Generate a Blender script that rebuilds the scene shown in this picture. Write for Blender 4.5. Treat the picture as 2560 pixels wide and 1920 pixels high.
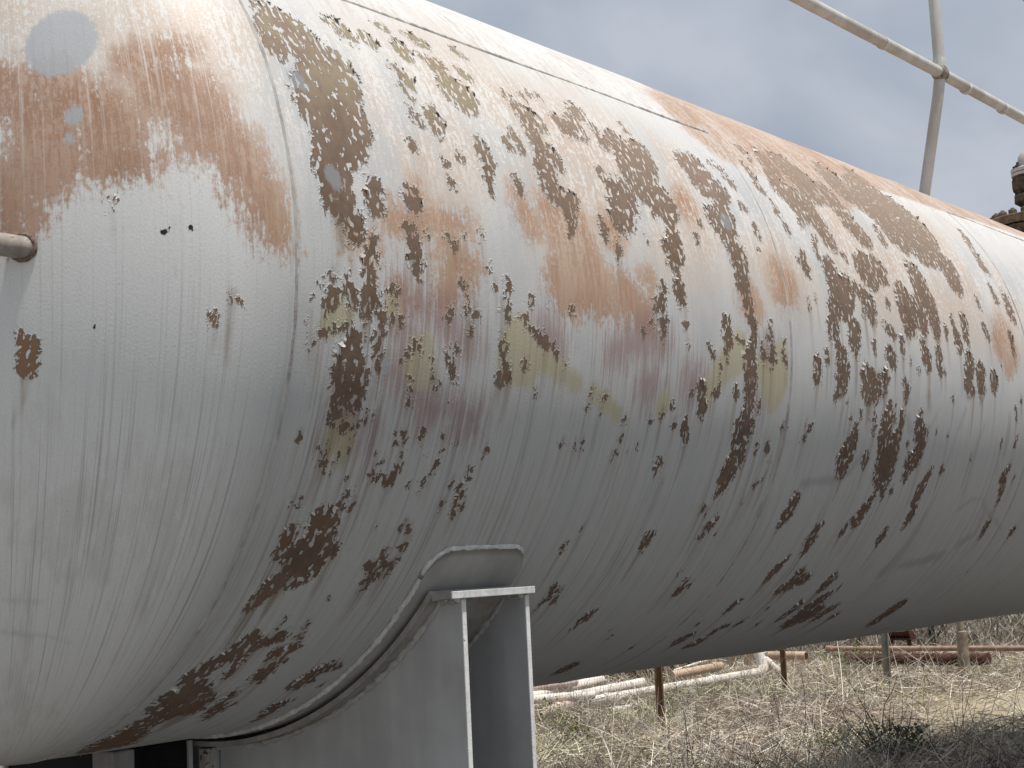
import bpy, bmesh, math, random
import numpy as np
from mathutils import Vector, Matrix, noise

# ------------------------------------------------------------------ clear, camera, sky, sun, exposure
for o in list(bpy.data.objects):
    bpy.data.objects.remove(o, do_unlink=True)
scene = bpy.context.scene
COL = scene.collection
R = math.radians

cam_data = bpy.data.cameras.new('camera')
cam = bpy.data.objects.new('camera', cam_data)
COL.objects.link(cam)
RIGHT = Vector((0.6190655563, -0.7838819398, -0.0478219770))
DOWN = Vector((0.0620474075, 0.1095228754, -0.9920457948))
FWD = Vector((0.7828843824, 0.6111741522, 0.1164396819))
cam.matrix_world = Matrix((
    (RIGHT.x, -DOWN.x, -FWD.x, -2.52189),
    (RIGHT.y, -DOWN.y, -FWD.y, -3.86684),
    (RIGHT.z, -DOWN.z, -FWD.z, -0.78748),
    (0, 0, 0, 1)))
cam_data.sensor_width = 36.0
cam_data.lens = 36.0 * 3846.0 / 2560.0
cam_data.clip_start = 0.05
cam_data.clip_end = 2000.0
scene.camera = cam

SUN_DIR = Vector((0.0, -0.31, 1.0)).normalized()          # towards the sun
SUN_EL = math.asin(SUN_DIR.z)
SUN_ROT = math.atan2(SUN_DIR.x, SUN_DIR.y)

world = bpy.data.worlds.new('World')
scene.world = world
world.use_nodes = True
wt = world.node_tree
wt.nodes.clear()
def wn(t, **kw):
    n = wt.nodes.new(t)
    for k, v in kw.items():
        setattr(n, k, v)
    return n
w_out = wn('ShaderNodeOutputWorld')
w_bg = wn('ShaderNodeBackground')
w_bg.inputs['Strength'].default_value = 0.10
w_sky = wn('ShaderNodeTexSky', sky_type='NISHITA')
w_sky.sun_disc = False
w_sky.sun_elevation = SUN_EL
w_sky.sun_rotation = SUN_ROT
w_sky.air_density = 1.6
w_sky.dust_density = 4.0
w_tc = wn('ShaderNodeTexCoord')
w_sep = wn('ShaderNodeSeparateXYZ')
wt.links.new(w_tc.outputs['Generated'], w_sep.inputs[0])
def wmath(op, a, b=None, clamp=False):
    n = wn('ShaderNodeMath', operation=op, use_clamp=clamp)
    for i, v in enumerate((a, b)):
        if v is None:
            continue
        if isinstance(v, (int, float)):
            n.inputs[i].default_value = v
        else:
            wt.links.new(v, n.inputs[i])
    return n.outputs[0]
zz = wmath('ADD', wmath('MAXIMUM', w_sep.outputs[2], 0.0), 0.55)
w_cmb = wn('ShaderNodeCombineXYZ')
wt.links.new(wmath('DIVIDE', w_sep.outputs[0], zz), w_cmb.inputs[0])
wt.links.new(wmath('DIVIDE', w_sep.outputs[1], zz), w_cmb.inputs[1])
w_n1 = wn('ShaderNodeTexNoise')
w_n1.inputs['Scale'].default_value = 5.0
w_n1.inputs['Detail'].default_value = 4.0
w_n1.inputs['Roughness'].default_value = 0.52
w_n1.inputs['Distortion'].default_value = 0.25
wt.links.new(w_cmb.outputs[0], w_n1.inputs['Vector'])
w_ramp = wn('ShaderNodeValToRGB')
w_ramp.color_ramp.elements[0].position = 0.34
w_ramp.color_ramp.elements[0].color = (3.7, 4.15, 5.05, 1)
w_ramp.color_ramp.elements[1].position = 0.64
w_ramp.color_ramp.elements[1].color = (5.35, 5.75, 6.5, 1)
wt.links.new(w_n1.outputs['Fac'], w_ramp.inputs[0])
w_mix = wn('ShaderNodeMix', data_type='RGBA')
w_mix.inputs['Factor'].default_value = 0.90
wt.links.new(w_sky.outputs[0], w_mix.inputs['A'])
wt.links.new(w_ramp.outputs[0], w_mix.inputs['B'])
wt.links.new(w_mix.outputs['Result'], w_bg.inputs['Color'])
wt.links.new(w_bg.outputs[0], w_out.inputs['Surface'])

sun_data = bpy.data.lights.new('sun', 'SUN')
sun_data.energy = 4.7
sun_data.angle = R(3.0)
sun_data.color = (1.0, 0.955, 0.88)
sun = bpy.data.objects.new('sun', sun_data)
COL.objects.link(sun)
sun.rotation_euler = SUN_DIR.to_track_quat('Z', 'Y').to_euler()
sun.location = (0, 0, 30)

scene.cycles.max_bounces = 5
scene.cycles.diffuse_bounces = 3
scene.cycles.glossy_bounces = 2
scene.view_settings.view_transform = 'Standard'
scene.view_settings.look = 'None'
scene.view_settings.gamma = 1.0
scene.view_settings.use_curve_mapping = False
scene.view_settings.exposure = 0.0

# ------------------------------------------------------------------ helpers
GZ = -2.65            # ground level
TR = 1.27             # tank radius
HD = TR * 0.5         # depth of the dished head
COURSE = 2.461        # length of one shell course
TL = COURSE * 5       # length of the shell

class NT:
    """small wrapper for building node materials"""
    def __init__(self, name, rough=0.7, spec=0.3):
        self.m = bpy.data.materials.new(name)
        self.m.use_nodes = True
        self.t = self.m.node_tree
        self.b = self.t.nodes['Principled BSDF']
        self.b.inputs['Roughness'].default_value = rough
        self.b.inputs['Specular IOR Level'].default_value = spec
        self._tc = None
    def n(self, t, **kw):
        x = self.t.nodes.new(t)
        for k, v in kw.items():
            setattr(x, k, v)
        return x
    def set(self, sock, v):
        if v is None:
            return
        if isinstance(v, bpy.types.NodeSocket):
            self.t.links.new(v, sock)
        elif isinstance(v, (tuple, list)) and len(v) == 3 and sock.type == 'RGBA':
            sock.default_value = (*v, 1)
        else:
            sock.default_value = v
    def math(self, op, a, b=None, c=None, clamp=False):
        x = self.n('ShaderNodeMath', operation=op, use_clamp=clamp)
        for i, v in enumerate((a, b, c)):
            self.set(x.inputs[i], v)
        return x.outputs[0]
    def mix(self, f, a, b, mode='MIX'):
        x = self.n('ShaderNodeMix', data_type='RGBA', blend_type=mode)
        self.set(x.inputs['Factor'], f)
        self.set(x.inputs['A'], a)
        self.set(x.inputs['B'], b)
        return x.outputs['Result']
    def step(self, v, lo, hi):
        x = self.n('ShaderNodeMapRange', interpolation_type='SMOOTHSTEP')
        self.set(x.inputs['Value'], v)
        x.inputs['From Min'].default_value = lo
        x.inputs['From Max'].default_value = hi
        return x.outputs['Result']
    def obj(self):
        if self._tc is None:
            self._tc = self.n('ShaderNodeTexCoord')
        return self._tc.outputs['Object']
    def uv(self):
        x = self.n('ShaderNodeUVMap')
        x.uv_map = 'surface'
        return x.outputs[0]
    def map(self, vec, scale=(1, 1, 1), loc=(0, 0, 0), rot=(0, 0, 0)):
        x = self.n('ShaderNodeMapping')
        self.set(x.inputs['Vector'], vec)
        x.inputs['Scale'].default_value = scale
        x.inputs['Location'].default_value = loc
        x.inputs['Rotation'].default_value = rot
        return x.outputs[0]
    def noise(self, vec, scale=5.0, detail=4.0, rough=0.55, dist=0.0, col=False):
        x = self.n('ShaderNodeTexNoise')
        self.set(x.inputs['Vector'], vec)
        x.inputs['Scale'].default_value = scale
        x.inputs['Detail'].default_value = detail
        x.inputs['Roughness'].default_value = rough
        x.inputs['Distortion'].default_value = dist
        return x.outputs['Color' if col else 'Fac']
    def attr(self, name):
        x = self.n('ShaderNodeAttribute')
        x.attribute_name = name
        s = self.n('ShaderNodeSeparateColor')
        self.t.links.new(x.outputs['Color'], s.inputs[0])
        return s.outputs[0], s.outputs[1], s.outputs[2], x.outputs['Alpha']
    def bump(self, h, strength=0.5, dist=0.01, normal=None):
        x = self.n('ShaderNodeBump')
        self.set(x.inputs['Height'], h)
        x.inputs['Strength'].default_value = strength
        x.inputs['Distance'].default_value = dist
        if normal is not None:
            self.set(x.inputs['Normal'], normal)
        return x.outputs[0]
    def out(self, color=None, rough=None, normal=None):
        if color is not None:
            self.set(self.b.inputs['Base Color'], color)
        if rough is not None:
            self.set(self.b.inputs['Roughness'], rough)
        if normal is not None:
            self.set(self.b.inputs['Normal'], normal)
        return self.m

def link(o, parent=None):
    COL.objects.link(o)
    if parent is not None:
        o.parent = parent
    return o
def mesh_obj(name, verts, faces, mat, parent=None, smooth=True):
    me = bpy.data.meshes.new(name)
    me.from_pydata([tuple(v) for v in verts], [], [tuple(f) for f in faces])
    me.materials.append(mat)
    if smooth:
        me.shade_smooth()
    me.update()
    return link(bpy.data.objects.new(name, me), parent)
def empty(name, loc=(0, 0, 0)):
    o = bpy.data.objects.new(name, None)
    o.empty_display_size = 0.2
    o.location = loc
    return link(o)
def tag(o, label=None, cat=None, group=None, kind=None):
    for k, v in (('label', label), ('category', cat), ('group', group), ('kind', kind)):
        if v:
            o[k] = v
    return o

class MB:
    """collects primitive shapes into one mesh"""
    def __init__(self):
        self.v = []
        self.f = []
    def add(self, vs, fs):
        o = len(self.v)
        self.v += [tuple(x) for x in vs]
        self.f += [tuple(i + o for i in q) for q in fs]
    def box(self, c, s, rot=None):
        vs = []
        for dx in (-1, 1):
            for dy in (-1, 1):
                for dz in (-1, 1):
                    p = Vector((dx * s[0] / 2, dy * s[1] / 2, dz * s[2] / 2))
                    if rot is not None:
                        p = rot @ p
                    vs.append(p + Vector(c))
        self.add(vs, [(0, 1, 3, 2), (4, 6, 7, 5), (0, 4, 5, 1), (2, 3, 7, 6), (0, 2, 6, 4), (1, 5, 7, 3)])
    def tube(self, pts, rad, n=12, cap=True, wob=0.0, seed=0):
        pts = [Vector(p) for p in pts]
        rs = rad if isinstance(rad, (list, tuple)) else [rad] * len(pts)
        rng = random.Random(seed)
        prev = None
        rings = []
        for i, p in enumerate(pts):
            t = (pts[min(i + 1, len(pts) - 1)] - pts[max(i - 1, 0)])
            if t.length < 1e-9:
                t = Vector((0, 0, 1))
            t.normalize()
            if prev is None:
                a = Vector((0, 0, 1)) if abs(t.z) < 0.9 else Vector((1, 0, 0))
                u = t.cross(a).normalized()
            else:
                u = (prev - t * prev.dot(t))
                if u.length < 1e-6:
                    u = t.orthogonal()
                u.normalize()
            prev = u
            w = t.cross(u)
            ring = []
            for k in range(n):
                a = 2 * math.pi * k / n
                r = rs[i] * (1 + wob * (rng.random() - 0.5))
                ring.append(p + u * (math.cos(a) * r) + w * (math.sin(a) * r))
            rings.append(ring)
        vs = [q for r in rings for q in r]
        fs = []
        for i in range(len(rings) - 1):
            for k in range(n):
                a, b = i * n + k, i * n + (k + 1) % n
                fs.append((a, b, b + n, a + n))
        if cap:
            fs.append(tuple(range(n))[::-1])
            fs.append(tuple(range((len(rings) - 1) * n, len(rings) * n)))
        self.add(vs, fs)
    def lathe(self, c, prof, n=40, axis='Z'):
        c = Vector(c)
        vs = []
        for r, z in prof:
            for k in range(n):
                a = 2 * math.pi * k / n
                p = Vector((r * math.cos(a), r * math.sin(a), z))
                if axis == 'X':
                    p = Vector((z, r * math.cos(a), r * math.sin(a)))
                vs.append(c + p)
        fs = []
        for i in range(len(prof) - 1):
            for k in range(n):
                a, b = i * n + k, i * n + (k + 1) % n
                fs.append((a, b, b + n, a + n))
        fs.append(tuple(range(n))[::-1])
        fs.append(tuple(range((len(prof) - 1) * n, len(prof) * n)))
        self.add(vs, fs)
    def prism(self, poly, x0, x1):
        """polygon in (y, z) extruded along x"""
        n = len(poly)
        vs = [(x0, y, z) for y, z in poly] + [(x1, y, z) for y, z in poly]
        fs = [tuple(range(n))[::-1], tuple(range(n, 2 * n))]
        for i in range(n):
            j = (i + 1) % n
            fs.append((i, j, j + n, i + n))
        self.add(vs, fs)
    def build(self, name, mat, parent=None, smooth=False, bevel=0.0):
        o = mesh_obj(name, self.v, self.f, mat, parent, smooth)
        if bevel:
            m = o.modifiers.new('bevel', 'BEVEL')
            m.width = bevel
            m.segments = 2
            m.limit_method = 'ANGLE'
        if smooth:
            try:
                o.data.set_sharp_from_angle(angle=R(40))
            except Exception:
                pass
        return o

def surf(x, th, r=TR):
    """point on the tank: x along the axis, th degrees round it (0 = towards the camera side, 90 = top)"""
    a = R(th)
    rr = r
    if x < 0:
        q = max(0.0, 1 - (x / (HD + (r - TR))) ** 2)
        rr = r * math.sqrt(q)
    return Vector((x, -rr * math.cos(a), rr * math.sin(a)))

# ------------------------------------------------------------------ wear on the tank
# strokes of wear: x in mm along the tank, tenths of a degree round it, half-width in mm
WEAR = {
    'R': '''65,299,34,105,292,62,147,278,71,178,258,84,206,241,93,226,227,117,169,191,92,165,175,111,200,162,125,203,141,97,176,124,86,151,101,70,143,84,72,152,67,68 61,261,61,62,245,54 340,322,29,368,316,45,382,306,36 453,313,24,474,311,37 566,354,19,599,354,24 619,318,40,625,308,35 688,355,21,723,352,31,751,347,26 704,315,27,731,307,40,767,303,36,774,294,26 916,360,28,944,357,23 858,316,16,890,306,23 739,275,33,766,265,72,803,258,71,819,250,47 524,274,19,549,264,33,567,255,33 522,241,16,548,226,15 521,204,18,538,192,25,552,187,18 634,225,11,600,207,30,621,199,38,601,184,23,609,176,17 450,161,12,473,155,23,480,146,16 1054,291,28,1056,276,36 778,191,17,793,175,33,800,161,37,790,143,29,782,127,26,784,115,21 281,88,21,295,82,33 416,87,16 594,147,14,611,138,16 615,116,13,625,109,13 671,153,16 924,200,17,935,191,16 1059,271,33,1096,269,36,1096,253,43,1137,257,50,1155,253,39 1097,245,49,1094,225,47,1087,205,37,1080,179,43,1089,166,57,1089,148,56,1104,140,41 1151,206,32,1160,194,35,1168,185,31 1140,309,17,1158,302,20 1197,312,21,1198,305,17 1253,317,22,1257,308,21 1280,274,34,1301,263,43,1368,271,54,1390,260,39 1416,315,22,1441,311,45,1458,306,22 1493,285,26,1494,274,26,1508,258,40,1516,250,20 1575,283,27,1596,268,63,1615,254,71,1655,241,71,1734,260,67,1742,239,55,1681,212,81,1670,189,78 1549,229,28,1565,212,37,1589,190,44 1707,315,17,1729,301,16 977,217,23,997,206,26,998,191,18 924,145,16,927,128,28 1402,197,17,1414,181,25,1425,169,32 1502,179,25,1515,173,33 2013,277,30,2048,271,71,2092,262,96,2090,243,90,2155,240,76,2189,231,67 2234,298,16,2248,293,16 2286,296,28,2302,287,27 2304,268,26,2327,258,25 2656,381,31,2660,351,28 2547,318,32,2557,295,30 2551,271,35,2572,265,27 2842,385,43,2814,353,76 2978,392,48,3006,360,106,3028,323,111 2759,327,51,2747,290,77 3501,409,87,3470,370,123,3521,357,94 3963,471,70,3861,400,91 3056,389,60,3088,354,94,3083,317,92 -467,-137,8,-464,-153,13,-453,-162,30,-452,-174,28,-453,-192,18 -194,-90,13,-193,-98,9 -159,-73,13 -357,47,11,-359,38,11 -145,-72,9 150,61,66,155,52,56,144,42,29 195,35,41,205,25,41,207,16,24,182,10,14 266,17,17,260,6,24,267,-2,17,238,-6,19,241,-19,21,253,-29,17,249,-41,29,259,-55,37,243,-63,29 281,67,41,299,58,26,270,49,12 430,79,40,444,69,25,449,61,14 395,46,13,401,36,13 421,45,14 415,25,26,421,11,35,429,-1,28,427,-12,18,429,-17,13 482,37,11 563,42,10 632,45,17 588,30,14 167,-29,16,171,-39,18,188,-51,24,185,-59,20 119,-35,13,131,-33,7 108,-47,9 76,-43,9 132,-51,18,117,-61,21,98,-68,16,96,-74,14 321,-38,17,343,-39,14 300,-45,15,293,-59,15,299,-72,17,297,-81,12 352,-48,11 337,-70,13,367,-68,14,364,-74,13 88,-95,12,123,-92,14,146,-89,11 47,-84,10 65,-107,10 50,-58,8 178,-86,17,204,-93,23,225,-96,16,196,-107,35,192,-122,55,197,-133,60,203,-147,64 270,-94,11,284,-99,14,292,-112,21,285,-116,17,302,-127,18 299,-89,14,284,-99,14 431,-95,17,442,-102,13 403,-105,13 376,-118,9 421,-134,9 613,-15,17,632,-29,8 566,-53,16,557,-62,13 642,-43,16,628,-54,18 667,-52,20 645,-73,17 810,-3,18,803,-21,18,808,-35,18,803,-50,15 782,-37,15 784,-67,12 793,-85,20,796,-96,15,811,-111,21,796,-123,25 826,-122,21 565,-99,14,580,-116,21,595,-128,13 598,-98,16 504,-111,11 506,-122,9,508,-133,13 707,50,12 731,12,9 752,-12,12 786,111,16 1099,134,37,1141,128,53,1154,116,40,1150,104,32,1147,90,19,1140,80,14 1188,136,32 925,123,18 1483,162,80,1461,142,75,1432,126,60,1474,122,33,1504,118,16 1548,143,17 1608,172,24,1666,175,41,1676,161,34 1749,180,54,1756,163,60,1742,144,41,1738,127,41,1734,108,55,1726,91,60,1708,76,44,1709,67,17 1677,99,30 1793,152,18 1319,119,18,1329,101,28,1318,85,16 1380,84,11,1387,76,17,1381,60,12 1560,99,16 1652,145,17 1622,36,25,1630,23,20,1600,15,22,1562,-1,17 1599,13,28,1602,-2,28,1606,-19,28,1604,-36,24 1545,-20,15 1718,48,18,1710,32,40,1712,20,33,1738,13,17 1944,155,15 1893,130,17,1894,117,17 2154,215,65,2155,196,61,2135,171,77,2124,144,47,2136,127,56,2137,105,54,2152,87,53,2143,65,52,2156,49,39,2162,31,38,2177,9,33,2180,-9,29,2177,-28,32,2160,-50,40,2154,-70,48,2167,-90,48 2049,177,39,2054,157,38,2066,142,19 2173,164,36 2198,125,19,2206,102,18 2318,211,25,2349,209,17 2357,177,21,2355,158,17 2323,133,13 2008,-2,31,1997,-17,35,2026,-30,23,1995,-45,21 1881,-44,13,1904,-55,16,1913,-62,13 912,-19,12,914,-26,13 991,-22,11 1107,-20,13,1107,-26,10 1484,-39,15 1738,-18,13 1751,-50,13 888,-48,12,905,-59,11,955,-66,25,984,-77,14 1017,-74,11,1019,-83,10,1042,-89,13 1084,-96,11 897,-105,10 853,-45,9 2242,-29,17,2258,-47,21 2066,-25,13,2113,-28,12 2120,-48,18,2131,-75,24 2278,-14,17 1960,-73,13 1996,-59,16 2800,271,84,2910,260,102,2935,240,86 2831,236,43,2754,211,17 2961,203,66,2984,188,39 2850,190,18,2806,169,23,2811,153,18 2676,145,27,2666,123,43,2677,109,21 2624,133,17 2617,196,18,2613,182,16 2600,246,20,2600,222,19 3233,312,94,3263,286,87,3254,255,64,3296,245,62,3332,232,76,3371,225,44 3550,336,87,3726,357,153,3843,349,222,3902,328,250,3980,313,250,4058,300,213,4173,291,82 3683,314,127,3740,283,137,3752,256,91,3768,237,52 3563,255,43,3558,233,33 2880,133,63,2882,112,56,2898,91,88,2928,71,86,2826,56,25 2990,102,67,2979,82,60 2826,56,51,2817,27,40,2824,1,30,2848,-16,29,2865,-32,59,2884,-47,49,2866,-68,58 2876,44,20 2770,29,17,2777,5,20 2996,28,52,2985,5,57,2988,-13,31 3254,170,57,3208,148,77,3271,140,69 3355,152,61,3400,145,37 3347,185,28,3379,173,27,3434,159,20 3080,109,34,3125,94,45,3172,79,58,3175,59,46 3104,63,22 3721,176,61,3752,161,90,3750,138,87,3789,116,85,3807,93,69,3809,62,54 3530,110,79,3533,85,90,3533,62,73,3494,45,33 3642,97,67,3664,75,65,3677,52,39 3360,92,24 3283,47,25,3331,38,30,3361,33,20 3434,25,29,3427,-2,23 4073,245,56,4132,232,73,4209,214,92,4199,186,87,4200,168,50 4012,95,22,4022,71,28,4043,39,48,4042,20,16 4153,92,45,4147,64,44,4164,41,17 4395,87,31,4413,68,23 4667,194,29,4679,167,37 4409,155,21,4417,137,17 4838,184,39,4818,146,56,4840,125,27 4720,254,44,4750,243,33 4714,85,34,4722,54,33 4142,9,55,4131,-15,61,4113,-34,53 4270,-8,56,4263,-30,56 4422,-16,43,4433,-27,43 3644,24,37,3668,2,49,3684,-22,30 3797,16,32,3798,-7,44,3806,-25,25 3855,-26,17 3297,-7,43,3326,-18,42,3347,-26,21 3162,8,22,3166,-11,16 2741,-22,19,2744,-40,19 2664,-40,28,2665,-60,33,2667,-72,28 3077,-35,21,3077,-51,49,3129,-58,45 3192,-52,16 3257,-52,44 2311,7,17,2306,-8,17,2310,-32,25,2318,-50,34,2311,-63,17 2415,-15,15,2395,-36,17,2421,-50,17 3497,-13,14 3435,-54,23 3575,-28,14 3914,67,27,3911,50,20 2627,67,12,2632,49,12 2696,66,14 4537,12,18 3058,171,19,3071,161,17 4790,349,44,4723,299,38,4728,267,35 225,-151,36,236,-163,32,239,-170,24 165,-160,19,174,-169,24,172,-180,18,184,-187,13 161,-189,14 178,-197,12 219,-197,17,252,-198,14,252,-203,12,253,-211,8,254,-224,8 287,-180,9,291,-186,13,281,-191,14 147,-226,13,172,-227,17 172,-217,12 164,-238,16,176,-233,14 219,-231,14 209,-249,12 71,-213,10 421,-149,10,433,-156,13,431,-161,13 386,-159,7 535,-141,16 405,-203,13 411,-214,9 439,-204,13 353,-224,9 449,-225,9 381,-236,9 445,-243,11,437,-253,14,432,-262,16,401,-257,17 359,-253,15 374,-260,10 510,-196,11,510,-206,9,512,-214,7 593,-238,14,592,-247,10 597,-203,10 598,-216,13 539,-224,9 657,-206,10 601,-160,9 568,-259,14,562,-265,9 513,-263,9 746,-241,12,748,-254,18,734,-260,12 718,-263,14,736,-275,25,736,-285,24,758,-291,13 735,-301,11 682,-262,14 788,-218,12 668,-291,13 266,-258,10,273,-264,8 287,-272,9,289,-281,13,283,-290,16 324,-293,15 134,-281,10,129,-288,15,108,-291,12 137,-320,18,138,-332,32,131,-344,21,155,-355,32,131,-358,13 247,-303,23,233,-313,50,250,-325,53,246,-336,61,248,-348,68,236,-362,83,218,-375,66,190,-384,45 321,-348,24,326,-359,16 432,-317,13 549,-321,13 573,-326,13 581,-347,19 594,-342,11 471,-371,17,506,-383,30 535,-372,19,566,-381,25 582,-369,14 526,-362,13,518,-355,11 2162,-99,40,2170,-115,40,2169,-130,40,2165,-148,48,2156,-167,64,2148,-185,56,2167,-204,49,2137,-219,49,2128,-238,58,2130,-252,41,2134,-265,25,2106,-273,20 2220,-156,24,2222,-169,16 2212,-222,18 2070,-105,23,2076,-119,19 1852,-109,36,1851,-123,22,1866,-137,29,1874,-154,13 1781,-161,18,1784,-173,28,1808,-185,20 1715,-167,21 1791,-119,16 1954,-104,13,1938,-119,17 1683,-141,16 1636,-154,17 1239,-130,13 1278,-136,8,1303,-138,13 1221,-152,11 959,-142,10 1290,-162,10 1672,-219,12,1675,-227,25,1677,-238,15 1424,-211,13 1398,-220,11 1132,-205,13 1194,-206,10 1229,-202,11 1483,-209,9 1528,-205,10 1429,-193,12 1428,-166,13 1570,-164,12 2248,-124,17,2238,-135,12 2278,-185,15,2281,-197,12 2351,-192,21 2348,-256,17 2395,-242,15 1732,-258,11 2054,-295,12,2044,-303,12 2081,-307,16 2165,-320,22,2140,-332,27,2124,-345,16 2211,-343,14 1792,-336,14,1778,-348,33,1778,-360,29 1330,-359,18 1379,-329,11 2118,-420,14 2300,-285,14 2851,-84,36,2826,-97,16 2891,-87,17 2927,-102,12 3080,-76,50,3105,-90,40 3164,-76,63,3157,-88,31 3249,-71,32,3241,-84,15 3460,-70,40,3458,-85,23 4125,-45,47,4179,-53,26 4275,-44,48,4289,-55,21 4431,-37,36,4437,-49,17 3302,-99,27,3298,-114,38,3287,-132,54,3294,-153,65,3295,-177,53,3353,-198,95,3368,-218,99,3402,-240,45,3418,-263,29,3434,-274,16 3406,-155,45,3409,-179,45,3407,-197,57 3428,-107,22,3430,-129,34 3358,-122,27 3357,-100,13 3614,-110,23,3602,-128,41,3630,-147,57,3661,-167,54,3651,-190,53,3599,-204,58,3587,-220,48,3600,-243,14 3686,-144,24 3045,-116,18,3052,-128,14 2970,-134,14 3015,-147,25,3023,-168,36,3005,-189,60,2970,-202,56,2982,-219,50,3000,-232,25 3173,-121,19,3181,-140,21,3188,-155,15 3135,-128,12 3162,-200,32,3171,-215,16 2614,-151,13 2667,-148,14,2632,-162,18,2618,-176,18 2433,-158,11 2464,-152,11 2690,-276,30,2678,-293,45,2670,-309,46,2653,-328,26 3352,-256,16,3341,-275,29,3310,-298,48,3291,-315,55,3301,-329,24 3832,-216,20,3817,-237,28,3787,-261,45,3782,-283,40,3793,-306,40,3792,-326,35 3621,-344,25,3614,-359,42,3616,-378,17 3226,-324,14,3212,-346,25 2996,-330,18,2967,-344,40,2971,-364,41,2975,-386,30 2868,-397,18,2839,-420,38,2823,-436,32 3065,-441,42 3800,-142,17 3923,-146,12 3943,-215,22 3533,-169,13 4733,-197,23,4687,-224,39,4736,-250,31,4740,-280,24 4831,-228,21 4573,-154,17 4752,-139,18,4737,-154,17 4699,-77,18,4716,-99,17 4772,-58,23 4742,-339,38,4755,-369,25 5121,-353,29,5126,-375,20 3931,-69,19,3946,-78,14 3498,-260,15 4232,-188,15 2398,-216,12 2356,-182,11 126,-416,15,124,-426,18 200,-484,38,187,-500,53,157,-508,27,138,-522,42,117,-536,44,97,-549,38,92,-555,23 224,-527,24,225,-543,18,228,-555,13 134,-573,53,192,-585,28,237,-609,41,226,-617,73 130,-575,55,136,-594,96,130,-610,62,159,-641,61,130,-654,56,104,-661,44,118,-694,69,125,-718,89,149,-757,92 357,-577,19 318,-599,29,320,-620,25,338,-648,35,349,-671,16 377,-632,13 245,-387,18,194,-387,19,157,-396,31,149,-411,34,140,-419,21 282,-451,10,275,-466,14 301,-481,33,278,-488,26,249,-492,20 504,-395,21,529,-394,26 516,-410,13 376,-464,18 390,-485,13 398,-506,22,372,-513,29,334,-516,28 380,-532,24,368,-545,33,357,-559,32,382,-579,17 652,-561,18,605,-561,42,580,-572,39,568,-591,46,571,-603,21 673,-609,12 614,-646,28,594,-655,40,613,-694,27,625,-715,22 396,-425,9 1402,-425,13,1414,-441,30,1403,-454,18,1395,-466,18 1453,-442,20 1458,-457,14 1755,-488,16,1728,-500,33,1717,-515,23,1716,-527,16 2199,-437,18,2209,-455,34,2201,-468,18 2259,-446,17 2122,-423,12 2734,-505,30,2724,-523,28 2967,-553,18,2953,-567,29 2854,-574,27,2824,-587,36,2824,-599,25 2653,-597,30,2629,-612,42 2806,-628,47,2767,-643,25 2606,-555,14 3135,-580,16 2025,-563,11 1983,-543,11 2298,-615,14 2040,-664,47,2044,-689,33 3054,-529,15 3163,-451,40,3060,-461,48,3010,-474,36 3404,-460,47,3395,-478,41 3558,-482,17,3567,-496,16 3322,-529,37,3321,-554,40,3290,-576,17 3518,-508,36,3485,-527,57,3444,-544,50 3567,-568,77,3494,-581,91 3737,-544,26,3708,-558,45,3691,-582,48 3853,-590,35 4486,-582,72,4498,-611,65,4514,-644,53,4561,-671,26 4648,-747,20''',
    'Y': '''857,-60,30,860,-77,78,875,-94,95,938,-92,45,995,-99,39,1066,-109,32,1150,-119,29 2081,-29,45,2065,-50,76,2004,-66,61,1947,-84,52 2236,-73,54 1238,-129,26,1376,-156,29 1895,-106,49 1627,-139,44 2378,-39,56,2370,-58,70,2356,-77,83 2307,-82,69 2346,-98,76,2337,-116,48 170,-70,24,147,-73,40,110,-86,31 331,-53,32,340,-61,21 457,-106,55,461,-119,63 209,-212,59,226,-224,38''',
    'G': '''-381,289,94 -393,172,27 -404,141,14 90,202,32,108,195,21 143,84,29,151,75,20 2144,172,34 326,-121,20,326,-132,12''',
    'K': '''-285,2,8 -279,8,4 -273,3,4 -296,6,3 -315,2,3 -242,7,6 -241,4,5 -378,-116,4 -375,-132,3 -201,-44,3 -350,-61,3 -321,-74,3 -356,53,3 -188,-72,3 -353,-355,4 -445,-221,3''',
    'O': '''199,18,42 634,5,55,631,-30,39 908,114,65,950,78,53 1363,100,81 1887,183,88 2179,39,81 455,85,50 -272,207,45,-257,179,69,-214,156,82,-190,120,72,-129,92,61,-95,56,62,-65,22,56,-55,2,45 -282,222,39,-196,222,33 -459,275,43,-411,230,52,-372,179,60,-343,131,64,-366,107,53,-322,90,36 -439,236,49,-450,177,50,-418,125,57,-459,97,55 -458,224,40,-425,187,65,-427,139,61,-469,101,53,-476,58,49,-482,29,37 351,49,58,479,58,55,633,63,44 256,11,38 579,19,67,554,-33,53 355,-43,44 1038,111,69,1134,84,126,1185,48,120,1079,11,93,1244,13,106,1144,-11,58 1391,8,92,1490,-14,64 1534,42,50 2448,83,111 4620,65,157 2472,424,250,2759,414,250,3047,408,250,3371,407,250''',
    'C': '''-405,355,111,-296,284,111,-180,254,88 -358,209,67 1342,133,141,890,145,106,686,147,119 1900,192,195,2034,130,143 1761,54,119 2381,120,196,2477,77,177,2235,19,71 3172,169,250,3529,114,250,4137,86,216 3055,292,250 4349,246,250 4497,61,197,4789,136,202 1212,266,209,1620,250,185 491,143,135,437,188,96 756,300,157,1115,323,195 428,4,124,612,-19,95 1055,66,190''',
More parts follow.
